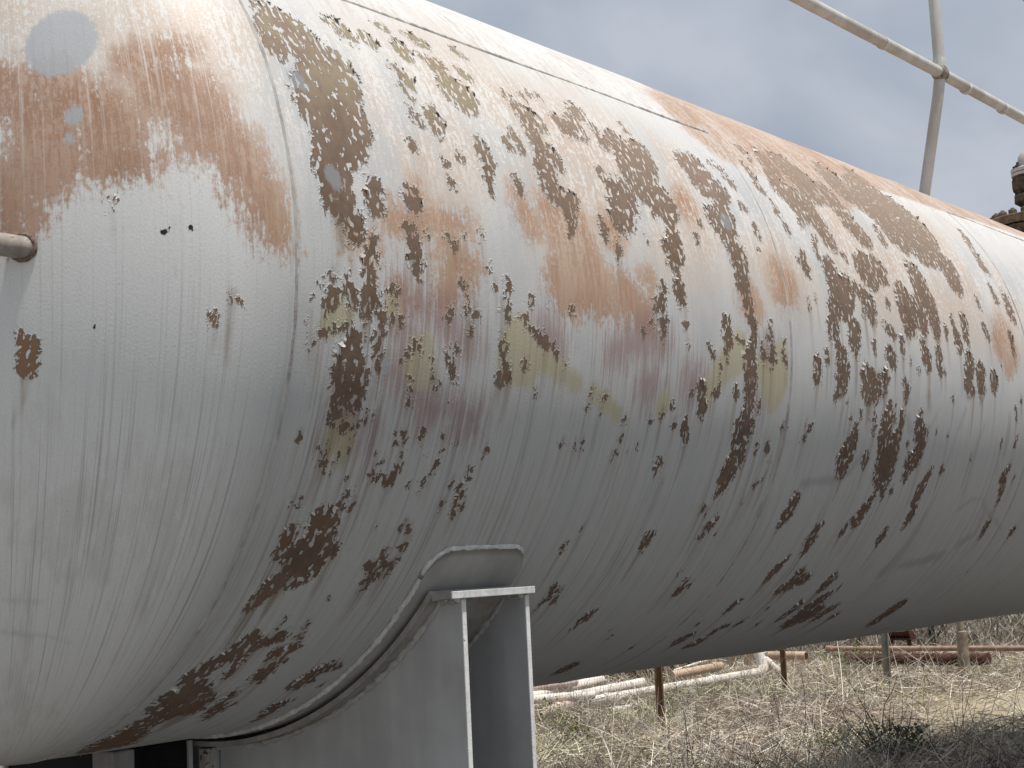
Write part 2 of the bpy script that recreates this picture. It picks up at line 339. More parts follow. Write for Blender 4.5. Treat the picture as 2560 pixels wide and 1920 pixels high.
    'P': '''390,-41,65,538,-62,76,637,-86,64 358,-128,56,521,-168,70,697,-175,57 191,-165,46,257,-217,39 1007,-66,89 1515,-46,96,1313,-73,63 1530,-111,79 1803,-104,86 2288,-53,100 341,-70,43,433,-88,50 635,-75,29,660,-96,23 590,-189,44,729,-192,36 341,-194,17,341,-238,18 187,-186,32 426,-39,36 388,-117,44 1595,-50,68 1517,-66,32 1636,-108,27 2243,-121,46 156,-213,25''',
    'S': '''2701,-251,25,2834,-246,22,2976,-242,27,3068,-222,29,3111,-200,25 3493,-121,33,3532,-142,33 3685,-77,33,3703,-95,26 4300,-299,20,4390,-278,17,4524,-275,8,4609,-299,17,4816,-328,17,4977,-352,15 4630,-302,26,4647,-362,32,4531,-385,37 4416,-414,38,4200,-430,31,4031,-436,29 3801,-95,12,3725,-132,14,3704,-185,15,3694,-243,15,3713,-291,15 4094,-90,18,4028,-134,15,4000,-171,13,3958,-224,13 4327,-119,16,4278,-158,19,4262,-217,17,4281,-265,12 4630,-93,18,4635,-143,24,4623,-183,12 3971,-273,11,3946,-324,29,3940,-384,39,3889,-449,52 2456,-293,28,2456,-308,24 951,-136,4,967,-188,4,953,-235,4 1150,-131,4,1144,-169,4 -368,6,3,-335,10,3 -266,19,3,-266,-16,3,-266,-48,3 -361,-34,3,-323,-51,3,-287,-59,3 -237,-58,3,-223,-144,3 -350,-572,8,-300,-536,8,-253,-522,6 -378,-528,5,-322,-488,5''',
}


def wear_strokes(cat):
    out = []
    for s in WEAR[cat].split():
        v = [int(q) for q in s.split(',')]
        pts = [(v[i] / 1000.0, v[i + 1] / 10.0, v[i + 2] / 1000.0) for i in range(0, len(v), 3)]
        fine = [pts[0]]
        for a, b in zip(pts, pts[1:]):
            n = max(1, int(((a[0] - b[0]) ** 2 + (R(a[1] - b[1]) * TR) ** 2) ** 0.5 / 0.08))
            for k in range(1, n + 1):
                f = k / n
                fine.append(tuple(a[i] + (b[i] - a[i]) * f for i in range(3)))
        out.append(fine)
    return out

def stain_strokes():
    """rust runs: thin strokes below the lower end of the bigger patches on the lower half"""
    rng = random.Random(5)
    out = []
    for s in wear_strokes('R'):
        lo = min(s, key=lambda p: p[1])
        if lo[1] > 8 or lo[1] < -80 or max(p[2] for p in s) < 0.010:
            continue
        ln = rng.uniform(3.0, 9.0)
        w = max(0.004, lo[2] * rng.uniform(0.5, 0.9))
        out.append([(lo[0], lo[1] + 1.0, w), (lo[0] + rng.uniform(-.005, .005), lo[1] - ln * 0.5, w * 0.7), (lo[0], lo[1] - ln, w * 0.25)])
    return out

CROWN_X = [2.46, 2.76, 3.0, 3.4, 3.8, 4.3, 4.84, 5.4, 7.0, 12.0]
CROWN_T = [35.0, 36.5, 37.5, 40.0, 41.5, 43.0, 44.0, 46.0, 50.0, 55.0]
def paint_fields(P, colx=None, rowt=None, shape=None):
    """distance fields of the wear at the surface points P (N,3)"""
    N = len(P)
    res = {}
    soft = {'R': 0.16, 'Y': 0.20, 'G': 0.06, 'K': 0.06, 'O': 0.34, 'C': 0.60, 'P': 0.32, 'S': 0.05, 'T': 0.05}
    for cat in 'RYGKOCPST':
        best = np.full(N, 9.0, dtype=np.float32)
        reach = soft[cat] * 0.5 + 0.01
        for s in (stain_strokes() if cat == 'T' else wear_strokes(cat)):
            Q = np.array([surf(a, b) for a, b, _ in s], dtype=np.float32)
            rr = np.array([c for *_, c in s], dtype=np.float32)
            pad = reach + rr.max()
            if shape is not None:
                i0 = np.searchsorted(colx, min(a for a, *_ in s) - pad)
                i1 = np.searchsorted(colx, max(a for a, *_ in s) + pad)
                dth = math.degrees(pad / TR)
                j0 = np.searchsorted(rowt, min(b for _, b, _ in s) - dth)
                j1 = np.searchsorted(rowt, max(b for _, b, _ in s) + dth)
                if i0 >= i1 or j0 >= j1:
                    continue
                idx = (np.arange(i0, i1)[:, None] * shape[1] + np.arange(j0, j1)[None, :]).ravel()
            else:
                if min(a for a, *_ in s) - pad > 0:
                    continue
                lo, hi = Q.min(0) - pad, Q.max(0) + pad
                idx = np.nonzero(((P > lo) & (P < hi)).all(1))[0]
                if not len(idx):
                    continue
            V = P[idx]
            d = np.linalg.norm(V - Q[0], axis=1) - rr[0]
            for k in range(len(Q) - 1):
                ab = Q[k + 1] - Q[k]
                L = float(ab @ ab) + 1e-9
                t = np.clip((V - Q[k]) @ ab / L, 0, 1)
                dd = np.linalg.norm(V - Q[k] - t[:, None] * ab, axis=1) - (rr[k] + (rr[k + 1] - rr[k]) * t)
                d = np.minimum(d, dd)
            best[idx] = np.minimum(best[idx], d)
        if cat == 'O':
            # primer left bare along the crown of the later courses
            th = np.degrees(np.arctan2(P[:, 2], -P[:, 1]))
            edge = np.interp(P[:, 0], CROWN_X, CROWN_T)
            d = np.where((P[:, 0] > COURSE) & (th > 0) & (th < 150), np.radians(edge - th) * TR, 9.0)
            best = np.minimum(best, np.where(P[:, 0] > COURSE, d * 2.0, 9.0))
        res[cat] = np.clip(0.5 - best / soft[cat], 0, 1)
    return res

def tank_material():
    n = NT('worn_tank_paint', 0.6, 0.25)
    uv = n.uv()
    rust, yel, grey, black = n.attr('wear_a')
    orange, cream, pink, smudge = n.attr('wear_b')
    stain, headf, _, _ = n.attr('wear_c')
    sep = n.n('ShaderNodeSeparateXYZ')
    n.set(sep.inputs[0], uv)
    u, v = sep.outputs[0], sep.outputs[1]
    n1 = n.noise(n.map(uv, (12, 9.5, 1)), 1, 4, 0.70)
    n2 = n.noise(n.map(uv, (62, 50, 1), (3, 7, 0)), 1, 2, 0.7)
    n3 = n.noise(n.map(uv, (58, 34, 1), (9, 2, 0)), 1, 1, 0.55)
    runs = n.noise(n.map(uv, (80, 0.75, 1), (5, 5, 0)), 1, 3, 0.7)
    broad = n.noise(n.map(uv, (2.3, 1.5, 1), (2.2, 8, 0)), 1, 3, 0.6)
    broad2 = n.noise(n.map(uv, (5.0, 2.2, 1), (12.2, 3, 0)), 1, 4, 0.65)
    fine = n.noise(n.map(uv, (190, 150, 1)), 1, 0, 0.6)
    brush = n.noise(n.map(uv, (58, 8, 1), (3, 3, 0)), 1, 4, 0.80)
    c = lambda x, k: n.math('MULTIPLY', n.math('SUBTRACT', x, 0.5), k)
    add = lambda *a: a[0] if len(a) == 1 else n.math('ADD', a[0], add(*a[1:]))
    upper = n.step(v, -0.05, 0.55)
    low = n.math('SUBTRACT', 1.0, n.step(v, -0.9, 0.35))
    # ---- bare rusty steel where the paint has come off
    e = add(rust, c(n1, 0.48), c(n2, 0.42), -0.012)
    isl = n.math('MULTIPLY', n.step(n3, 0.57, 0.63), n.math('ADD', 0.30, n.math('MULTIPLY', upper, 0.18)))
    e = n.math('SUBTRACT', e, isl)
    e = n.math('SUBTRACT', e, n.math('MULTIPLY', n.step(brush, 0.54, 0.63), n.math('MULTIPLY', n.step(v, 0.25, 0.8), 0.55)))
    rmask = n.step(e, 0.500, 0.520)
    # ---- primer washes
    om = n.step(add(orange, c(brush, 0.62), c(n1, 0.40), c(n2, 0.45), c(broad2, 0.35), n.math('MULTIPLY', headf, 0.05)), 0.40, 0.60)
    cm = add(n.math('MULTIPLY', cream, 0.7), 0.20, c(broad, 1.3), c(brush, 1.1), c(broad2, 0.8), c(n2, 0.7))
    cm = n.math('MULTIPLY', n.step(cm, 0.26, 0.70), n.math('MULTIPLY', n.step(v, -0.10, 0.30), n.math('SUBTRACT', 0.88, n.math('MULTIPLY', n.step(v, 0.55, 0.95), 0.36))))
    pm = n.math('MULTIPLY', n.step(add(pink, c(brush, 0.8), c(runs, 0.9)), 0.34, 0.74), 0.70)
    ym = n.step(add(yel, c(n1, 0.25), c(brush, 0.35)), 0.40, 0.60)
    gm = n.step(add(grey, c(n2, 0.5), c(n1, 0.3)), 0.40, 0.66)
    # ---- paint colours
    base = n.mix(n.step(broad2, 0.3, 0.7), (0.465, 0.475, 0.48), (0.575, 0.575, 0.565))
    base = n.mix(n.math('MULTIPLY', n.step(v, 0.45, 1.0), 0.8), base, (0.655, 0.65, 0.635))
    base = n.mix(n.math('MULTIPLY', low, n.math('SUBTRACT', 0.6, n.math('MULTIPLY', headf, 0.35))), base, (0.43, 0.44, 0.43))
    base = n.mix(n.math('MULTIPLY', headf, 0.75), base, (0.66, 0.665, 0.655))
    base = n.mix(cm, base, n.mix(broad2, (0.49, 0.375, 0.285), (0.57, 0.475, 0.395)))
    base = n.mix(n.math('MULTIPLY', om, 0.9), base, n.mix(n.math('MULTIPLY', headf, 0.8), n.mix(n.step(add(brush, c(broad2, 0.8)), 0.25, 0.75), (0.345, 0.185, 0.102), (0.465, 0.315, 0.215)), n.mix(n.step(add(brush, c(broad2, 0.8)), 0.3, 0.8), (0.265, 0.125, 0.066), (0.385, 0.215, 0.13))))
    base = n.mix(pm, base, (0.29, 0.175, 0.165))
    # scrubbed white flecks through the washes on the upper half
    fl = n.math('MULTIPLY', n.step(add(brush, c(n2, 0.9), c(broad2, 0.6)), 0.48, 0.64), n.math('MULTIPLY', n.step(v, -0.05, 0.45), 0.88))
    fl = n.math('MULTIPLY', fl, n.math('SUBTRACT', 1.0, n.math('MULTIPLY', om, n.math('ADD', 0.25, n.math('MULTIPLY', headf, 0.5)))))
    base = n.mix(fl, base, (0.665, 0.66, 0.645))
    dr = n.math('MULTIPLY', n.step(runs, 0.45, 0.33), n.math('MULTIPLY', upper, 0.55))
    base = n.mix(dr, base, (0.66, 0.655, 0.64))
    tp = n.math('MULTIPLY', n.step(add(brush, c(broad2, 0.6), c(n2, 0.5)), 0.50, 0.64), n.math('MULTIPLY', n.step(v, 0.60, 0.92), 0.62))
    base = n.mix(tp, base, n.mix(broad2, (0.34, 0.30, 0.275), (0.50, 0.40, 0.32)))
    base = n.mix(n.math('MULTIPLY', ym, 0.85), base, n.mix(brush, (0.385, 0.345, 0.21), (0.485, 0.44, 0.305)))
    base = n.mix(n.math('MULTIPLY', gm, 0.85), base, n.mix(n1, (0.335, 0.365, 0.395), (0.41, 0.435, 0.455)))
    # blotchy grime low down and dirt runs following the curve
    gr = n.math('MULTIPLY', n.step(add(broad2, c(brush, 0.5)), 0.48, 0.66), n.math('MULTIPLY', low, 0.26))
    base = n.mix(gr, base, (0.26, 0.25, 0.23))
    rn = n.math('MULTIPLY', n.step(runs, 0.52, 0.72), n.math('ADD', 0.14, n.math('MULTIPLY', low, 0.42)))
    base = n.mix(rn, base, (0.17, 0.165, 0.16))
    lt = n.math('MULTIPLY', n.step(runs, 0.46, 0.32), n.math('MULTIPLY', low, 0.55))
    base = n.mix(lt, base, (0.55, 0.54, 0.515))
    sm = n.math('MULTIPLY', n.step(add(smudge, c(brush, 0.9), c(broad2, 0.5)), 0.30, 1.0), 0.34)
    base = n.mix(sm, base, (0.17, 0.175, 0.19))
    tm = n.math('MULTIPLY', n.step(add(stain, c(runs, 0.5), c(n1, 0.3)), 0.30, 0.95), 0.65)
    base = n.mix(tm, base, (0.20, 0.135, 0.07))
    base = n.mix(n.math('MULTIPLY', n.step(fine, 0.35, 0.7), 0.10), base, (0.27, 0.27, 0.27))
    # ---- rust colours
    olive = n.math('MULTIPLY', n.step(add(broad2, c(n1, 0.8)), 0.40, 0.56), n.math('MULTIPLY', n.step(v, 0.30, 0.62), n.math('SUBTRACT', 1.0, n.step(u, 0.7, 1.6))))
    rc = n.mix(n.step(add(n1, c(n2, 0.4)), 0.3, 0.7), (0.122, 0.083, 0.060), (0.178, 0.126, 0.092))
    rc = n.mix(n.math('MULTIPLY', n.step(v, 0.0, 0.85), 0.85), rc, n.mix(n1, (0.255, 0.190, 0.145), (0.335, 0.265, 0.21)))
    rc = n.mix(n.math('MULTIPLY', n.math('MULTIPLY', n.step(broad2, 0.5, 0.62), low), 0.6), rc, (0.165, 0.095, 0.055))
    rc = n.mix(n.math('MULTIPLY', headf, 0.85), rc, n.mix(n1, (0.20, 0.105, 0.06), (0.30, 0.185, 0.11)))
    rc = n.mix(olive, rc, n.mix(n2, (0.235, 0.195, 0.13), (0.315, 0.275, 0.195)))
    rc = n.mix(n.math('MULTIPLY', gm, 0.8), rc, (0.25, 0.26, 0.27))
    # thin pale lip of paint edge round the bare patches
    lip = n.math('MULTIPLY', n.step(e, 0.465, 0.498), n.math('SUBTRACT', 1.0, rmask))
    base = n.mix(n.math('MULTIPLY', lip, 0.30), base, (0.60, 0.57, 0.52))
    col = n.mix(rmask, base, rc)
    km = n.step(add(black, c(n2, 0.35)), 0.47, 0.53)
    col = n.mix(km, col, (0.022, 0.016, 0.014))
    # ---- relief
    lipw = n.math('MULTIPLY', n.step(e, 0.455, 0.50), n.math('SUBTRACT', 1.0, rmask))
    hgt = add(n.math('MULTIPLY', rmask, -0.8), n.math('MULTIPLY', lipw, 0.35), c(n1, 0.05), c(n2, 0.03), c(fine, 0.05))
    nb = n.bump(hgt, 1.0, 0.0045)
    rough = n.math('ADD', 0.50, n.math('MULTIPLY', rmask, 0.4))
    return n.out(col, rough, nb)

def steel_paint(name, col, dark, scale=9.0, rough=0.6, chips=0.66, chipcol=(0.12, 0.07, 0.045), bump=0.002):
    n = NT(name, rough, 0.25)
    o = n.obj()
    a = n.noise(o, scale, 5, 0.6)
    b = n.noise(o, scale * 7, 3, 0.6)
    st = n.noise(n.map(o, (scale * 3, scale * 3, scale * 0.25)), 1, 3, 0.6)
    base = n.mix(n.step(n.math('ADD', n.math('MULTIPLY', a, 0.6), n.math('MULTIPLY', st, 0.4)), 0.35, 0.68), dark, col)
    ch = n.step(n.math('ADD', n.math('MULTIPLY', a, 0.7), n.math('MULTIPLY', b, 0.3)), chips, chips + 0.02)
    colr = n.mix(ch, base, chipcol)
    h = n.math('SUBTRACT', n.math('MULTIPLY', b, 0.5), ch)
    return n.out(colr, None, n.bump(h, 0.6, bump))

def rusty(name, c1, c2, scale=12.0):
    n = NT(name, 0.9, 0.15)
    o = n.obj()
    a = n.noise(o, scale, 6, 0.65)
    b = n.noise(o, scale * 6, 3, 0.6)
    return n.out(n.mix(n.step(a, 0.32, 0.66), c1, c2), None, n.bump(n.math('ADD', a, n.math('MULTIPLY', b, 0.6)), 0.7, 0.006))

M_TANK = tank_material()
M_SADDLE = steel_paint('saddle_grey_paint', (0.47, 0.475, 0.475), (0.36, 0.36, 0.36), 4.0, 0.55, 0.70, (0.20, 0.14, 0.11))
M_EDGE = steel_paint('sunlit_white_edge', (0.80, 0.80, 0.78), (0.60, 0.60, 0.59), 22.0, 0.6, 0.64, (0.30, 0.25, 0.21), 0.004)  # whiter than the plates: sun on the saddle edges put into the colour
M_WELD = steel_paint('painted_weld_bead', (0.70, 0.69, 0.665), (0.48, 0.47, 0.45), 30.0, 0.6, 0.70, (0.22, 0.18, 0.15), 0.006)
M_SEAM = steel_paint('worn_seam_bead', (0.50, 0.48, 0.45), (0.27, 0.26, 0.25), 9.0, 0.7, 0.66, (0.16, 0.12, 0.10), 0.004)
M_FLAKE = steel_paint('peeled_paint', (0.60, 0.585, 0.56), (0.45, 0.42, 0.39), 40.0, 0.7, 0.80)
M_PIPE = steel_paint('galvanised_rail', (0.60, 0.60, 0.585), (0.40, 0.375, 0.345), 2.4, 0.5, 0.67, (0.18, 0.12, 0.09), 0.002)
M_VALVE = rusty('rusty_valve_steel', (0.045, 0.035, 0.030), (0.13, 0.095, 0.070), 18.0)
M_FLANGE = rusty('rusty_flange', (0.10, 0.075, 0.055), (0.21, 0.165, 0.125), 14.0)
M_CONC = steel_paint('concrete', (0.30, 0.295, 0.29), (0.20, 0.195, 0.19), 9.0, 0.9, 0.78, (0.16, 0.15, 0.14), 0.006)
M_BLACK = steel_paint('black_painted_box', (0.010, 0.011, 0.012), (0.006, 0.006, 0.007), 9.0, 0.85, 0.9)

# ------------------------------------------------------------------ tank
tank = empty('storage_tank', (0, 0, 0))
tag(tank, 'huge white cylindrical steel tank with peeling paint and brown rust patches', 'tank')

rows = np.concatenate([np.arange(-90.0, 75.01, 0.48), np.linspace(80, 265, 24)])
rows = np.append(rows[:-1], 265.0)
cols = np.concatenate([np.arange(0.0, 5.2, 0.0105), np.arange(5.2, 9.0, 0.022), np.linspace(9.0, TL, 10)])

def put_attrs(me, P, f, uvw, head=0.0):
    for nm, ks in (('wear_a', 'RYGK'), ('wear_b', 'OCPS'), ('wear_c', 'T   ')):
        at = me.color_attributes.new(nm, 'FLOAT_COLOR', 'POINT')
        arr = np.zeros((len(P), 4), dtype=np.float32)
        for i, k in enumerate(ks):
            if k != ' ':
                arr[:, i] = f[k]
        if nm == 'wear_c':
            arr[:, 1] = head
        at.data.foreach_set('color', arr.ravel())
    lay = me.uv_layers.new(name='surface')
    vi = np.empty(len(me.loops), dtype=np.int32)
    me.loops.foreach_get('vertex_index', vi)
    lay.data.foreach_set('uv', uvw[vi].astype(np.float32).ravel())

def grid_faces(nc, nr, wrap=True):
    i = np.arange(nc - 1)[:, None]
    j = np.arange(nr if wrap else nr - 1)[None, :]
    j2 = (j + 1) % nr
    q = np.stack([i * nr + j, (i + 1) * nr + j, (i + 1) * nr + j2, i * nr + j2], -1).reshape(-1, 4)
    return q

def np_mesh(name, P, Q):
    me = bpy.data.meshes.new(name)
    me.vertices.add(len(P))
    me.vertices.foreach_set('co', P.astype(np.float32).ravel())
    me.loops.add(Q.size)
    me.loops.foreach_set('vertex_index', Q.astype(np.int32).ravel())
    me.polygons.add(len(Q))
    me.polygons.foreach_set('loop_start', np.arange(0, Q.size, Q.shape[1], dtype=np.int32))
    me.update(calc_edges=True)
    me.validate()
    me.shade_smooth()
    return me

nr = len(rows) - 1                      # last row (265) is close to the first (-90 + 360 = 270): wrapped
rows_w = rows[:-1].copy()
rows_w = np.append(rows_w, 262.0)
nr = len(rows_w)
a = np.radians(rows_w)
# shell
X, A = np.meshgrid(cols, a, indexing='ij')
dent = 0.0016 * np.sin(X * 5.1 + 1.3 * np.cos(A * 3)) * np.cos(A * 5 + X * 1.7)
# slight flat spots beside the girth welds
rr = TR + dent
P = np.stack([X, -rr * np.cos(A), rr * np.sin(A)], -1).reshape(-1, 3)
fld = paint_fields(P.astype(np.float32), cols, rows_w, X.shape)
me = np_mesh('shell', P, grid_faces(len(cols), nr))
me.materials.append(M_TANK)
put_attrs(me, P, fld, np.stack([X.ravel(), (A * TR).ravel()], -1))
shell_o = link(bpy.data.objects.new('shell', me), tank)
SHELL_R = fld['R'].reshape(X.shape)

# dished head on the near end, and a plain one on the far end
phi = np.concatenate([np.linspace(0, 1.0, 70)[:-1], np.linspace(1.0, math.pi / 2 - 0.002, 34)])
F, A2 = np.meshgrid(phi, a, indexing='ij')
Ph = np.stack([-HD * np.sin(F), -TR * np.cos(F) * np.cos(A2), TR * np.cos(F) * np.sin(A2)], -1).reshape(-1, 3)
fh = paint_fields(Ph.astype(np.float32))
q = grid_faces(len(phi), nr)[:, ::-1]
me = np_mesh('dished_head', Ph, q)
me.materials.append(M_TANK)
# grain runs downhill: u is the bearing about the vertical, v the height
bear = np.arctan2(-Ph[:, 0] * TR / HD, np.where(np.abs(Ph[:, 1]) < 1e-4, 1e-4, -Ph[:, 1]))
lat = np.arcsin(np.clip(Ph[:, 2] / TR, -1, 1)) * TR
put_attrs(me, Ph, fh, np.stack([-bear * 0.98, lat], -1), np.clip(F.ravel() / 0.25, 0, 1))
link(bpy.data.objects.new('dished_head', me), tank)
Pf = Ph * np.array([-1, 1, 1]) + np.array([TL, 0, 0])
me = np_mesh('far_head', Pf, grid_faces(len(phi), nr))
me.materials.append(M_TANK)
put_attrs(me, Pf, {k: np.zeros(len(Pf)) for k in 'RYGKOCPST'}, np.stack([(TL + F * TR * 0.72).ravel(), (A2 * TR).ravel()], -1))
link(bpy.data.objects.new('far_head', me), tank)

# weld seams: slightly proud, uneven beads
def bead_ring(x, w=0.009, h=0.0032, n=420, seed=1):
    rng = random.Random(seed)
    vs, fs = [], []
    for k in range(n):
        t = 360.0 * k / n
        ww = w * (0.8 + 0.4 * rng.random())
        hh = h * (0.6 + 0.7 * rng.random())
        xo = x + 0.0012 * math.sin(k * 0.31) + rng.uniform(-.0008, .0008)
        for dx, dh in ((-ww, -0.002), (-ww * 0.5, hh * 0.8), (0, hh), (ww * 0.5, hh * 0.8), (ww, -0.002)):
            vs.append(surf(max(0.0, 0) + 0.0, t, TR + dh) + Vector((xo + dx, 0, 0)))
    for k in range(n):
        for j in range(4):
            a0, b0 = k * 5 + j, ((k + 1) % n) * 5 + j
            fs.append((a0, a0 + 1, b0 + 1, b0))
    return vs, fs
for i in range(5):
    vs, fs = bead_ring(COURSE * i, 0.007, 0.0024, seed=i)
    mesh_obj('girth_weld', vs, fs, M_SEAM, shell_o)
def bead_line(x0, x1, th, seed=3):
    rng = random.Random(seed)
    n = int((x1 - x0) / 0.012)
    vs, fs = [], []
    for k in range(n + 1):
        x = x0 + (x1 - x0) * k / n
        w = 0.30 * (0.8 + 0.4 * rng.random())
        hh = 0.0042 * (0.6 + 0.7 * rng.random())
        for dt, dh in ((-w, -0.002), (-w * 0.4, hh * 0.9), (w * 0.4, hh), (w, -0.002)):
            vs.append(surf(x, th + dt, TR + dh))
    for k in range(n):
        for j in range(3):
            a0 = k * 4 + j
            fs.append((a0, a0 + 1, a0 + 5, a0 + 4))
    return vs, fs
for i, th in enumerate((39.2, 128.0, 44.5, 131.0, 41.0)):
    vs, fs = bead_line(COURSE * i + 0.012, COURSE * (i + 1) - 0.012, th, 20 + i)
    mesh_obj('long_weld', vs, fs, M_SEAM, shell_o)

# pipe stub welded into the head
sp = surf(-0.4672, -0.75)
mb = MB()
mb.tube([sp + Vector((0.03, 0, 0)), sp + Vector((-0.10, 0, 0.0)), sp + Vector((-0.45, 0, 0))], 0.0265, 28)
stub_o = mb.build('pipe_stub', steel_paint('worn_stub_paint', (0.36, 0.335, 0.305), (0.24, 0.20, 0.17), 16.0, 0.6, 0.58, (0.20, 0.12, 0.08)), tank, True)
mb = MB()
ring = []
for k in range(25):
    an = 2 * math.pi * k / 24
    yy, zz2 = 0.029 * math.cos(an), 0.029 * math.sin(an)
    rad2 = (sp.y + yy) ** 2 + (sp.z + zz2) ** 2
    ring.append(Vector((-HD * math.sqrt(max(0, 1 - rad2 / TR ** 2)) - 0.003, sp.y + yy, sp.z + zz2)))
mb.tube(ring, 0.006, 8, False, 0.35, 4)
mb.build('stub_weld', rusty('stub_weld_rust', (0.10, 0.07, 0.06), (0.26, 0.20, 0.17), 40.0), stub_o, True)

# curled flakes of paint along the edges of the bare patches
def flakes():
    rng = np.random.default_rng(11)
    G = SHELL_R
    gx = np.zeros_like(G)
    gt = np.zeros_like(G)
    gx[1:-1, :] = G[2:, :] - G[:-2, :]
    gt[:, 1:-1] = G[:, 2:] - G[:, :-2]
    ii, jj = np.nonzero((G > 0.46) & (G < 0.53))
    ok = (rows_w[jj] < 66) & (rows_w[jj] > -84) & (cols[ii] < 8)
    ii, jj = ii[ok], jj[ok]
    pick = rng.permutation(len(ii))[:2400]
    vs, fs = [], []
    for p in pick:
        i, j = ii[p], jj[p]
        g = Vector((float(gx[i, j]), float(gt[i, j]), 0))
        if g.length < 1e-5:
            continue
        g.normalize()
        # more flakes hang on at the upper and left edges
        # only along patches of some size: the field must rise further in
        i2 = int(min(max(i + 3 * g.x, 0), len(cols) - 1))
        j2 = int(min(max(j + 3 * g.y, 0), G.shape[1] - 1))
        if G[i2, j2] < 0.60:
            continue
        if g.y > 0.2 and rng.random() < 0.75:
            continue
        t = Vector((-g.y, g.x, 0))
        x, th = float(cols[i]), float(rows_w[j])
        k = float(np.clip(rng.lognormal(0.0, 0.45), 0.4, 2.3))
        w = 0.0045 * k * float(rng.uniform(0.7, 1.3))
        ln = 0.0068 * k * float(rng.uniform(0.7, 1.3))
        up = float(rng.uniform(0.25, 0.9))
        back = float(rng.uniform(0.004, 0.010))
        o = len(vs)
        for s, hgt, wid in ((-back, 0.0006, 1.0), (0.0, 0.0012, 0.85), (ln * 0.55, 0.0012 + ln * up * 0.45, 0.6), (ln * 0.8, 0.0012 + ln * up, 0.22)):
            for sd in (-1, 1):
                q = g * s + t * (sd * w * wid * float(rng.uniform(0.7, 1.2)))
                vs.append(surf(max(0.0, x + q.x), th + math.degrees(q.y / TR), TR + hgt))
        for k in range(3):
            fs.append((o + 2 * k, o + 2 * k + 1, o + 2 * k + 3, o + 2 * k + 2))
    return vs, fs
vs, fs = flakes()
tag(mesh_obj('paint_flakes', vs, fs, M_FLAKE, shell_o, False), kind='stuff')

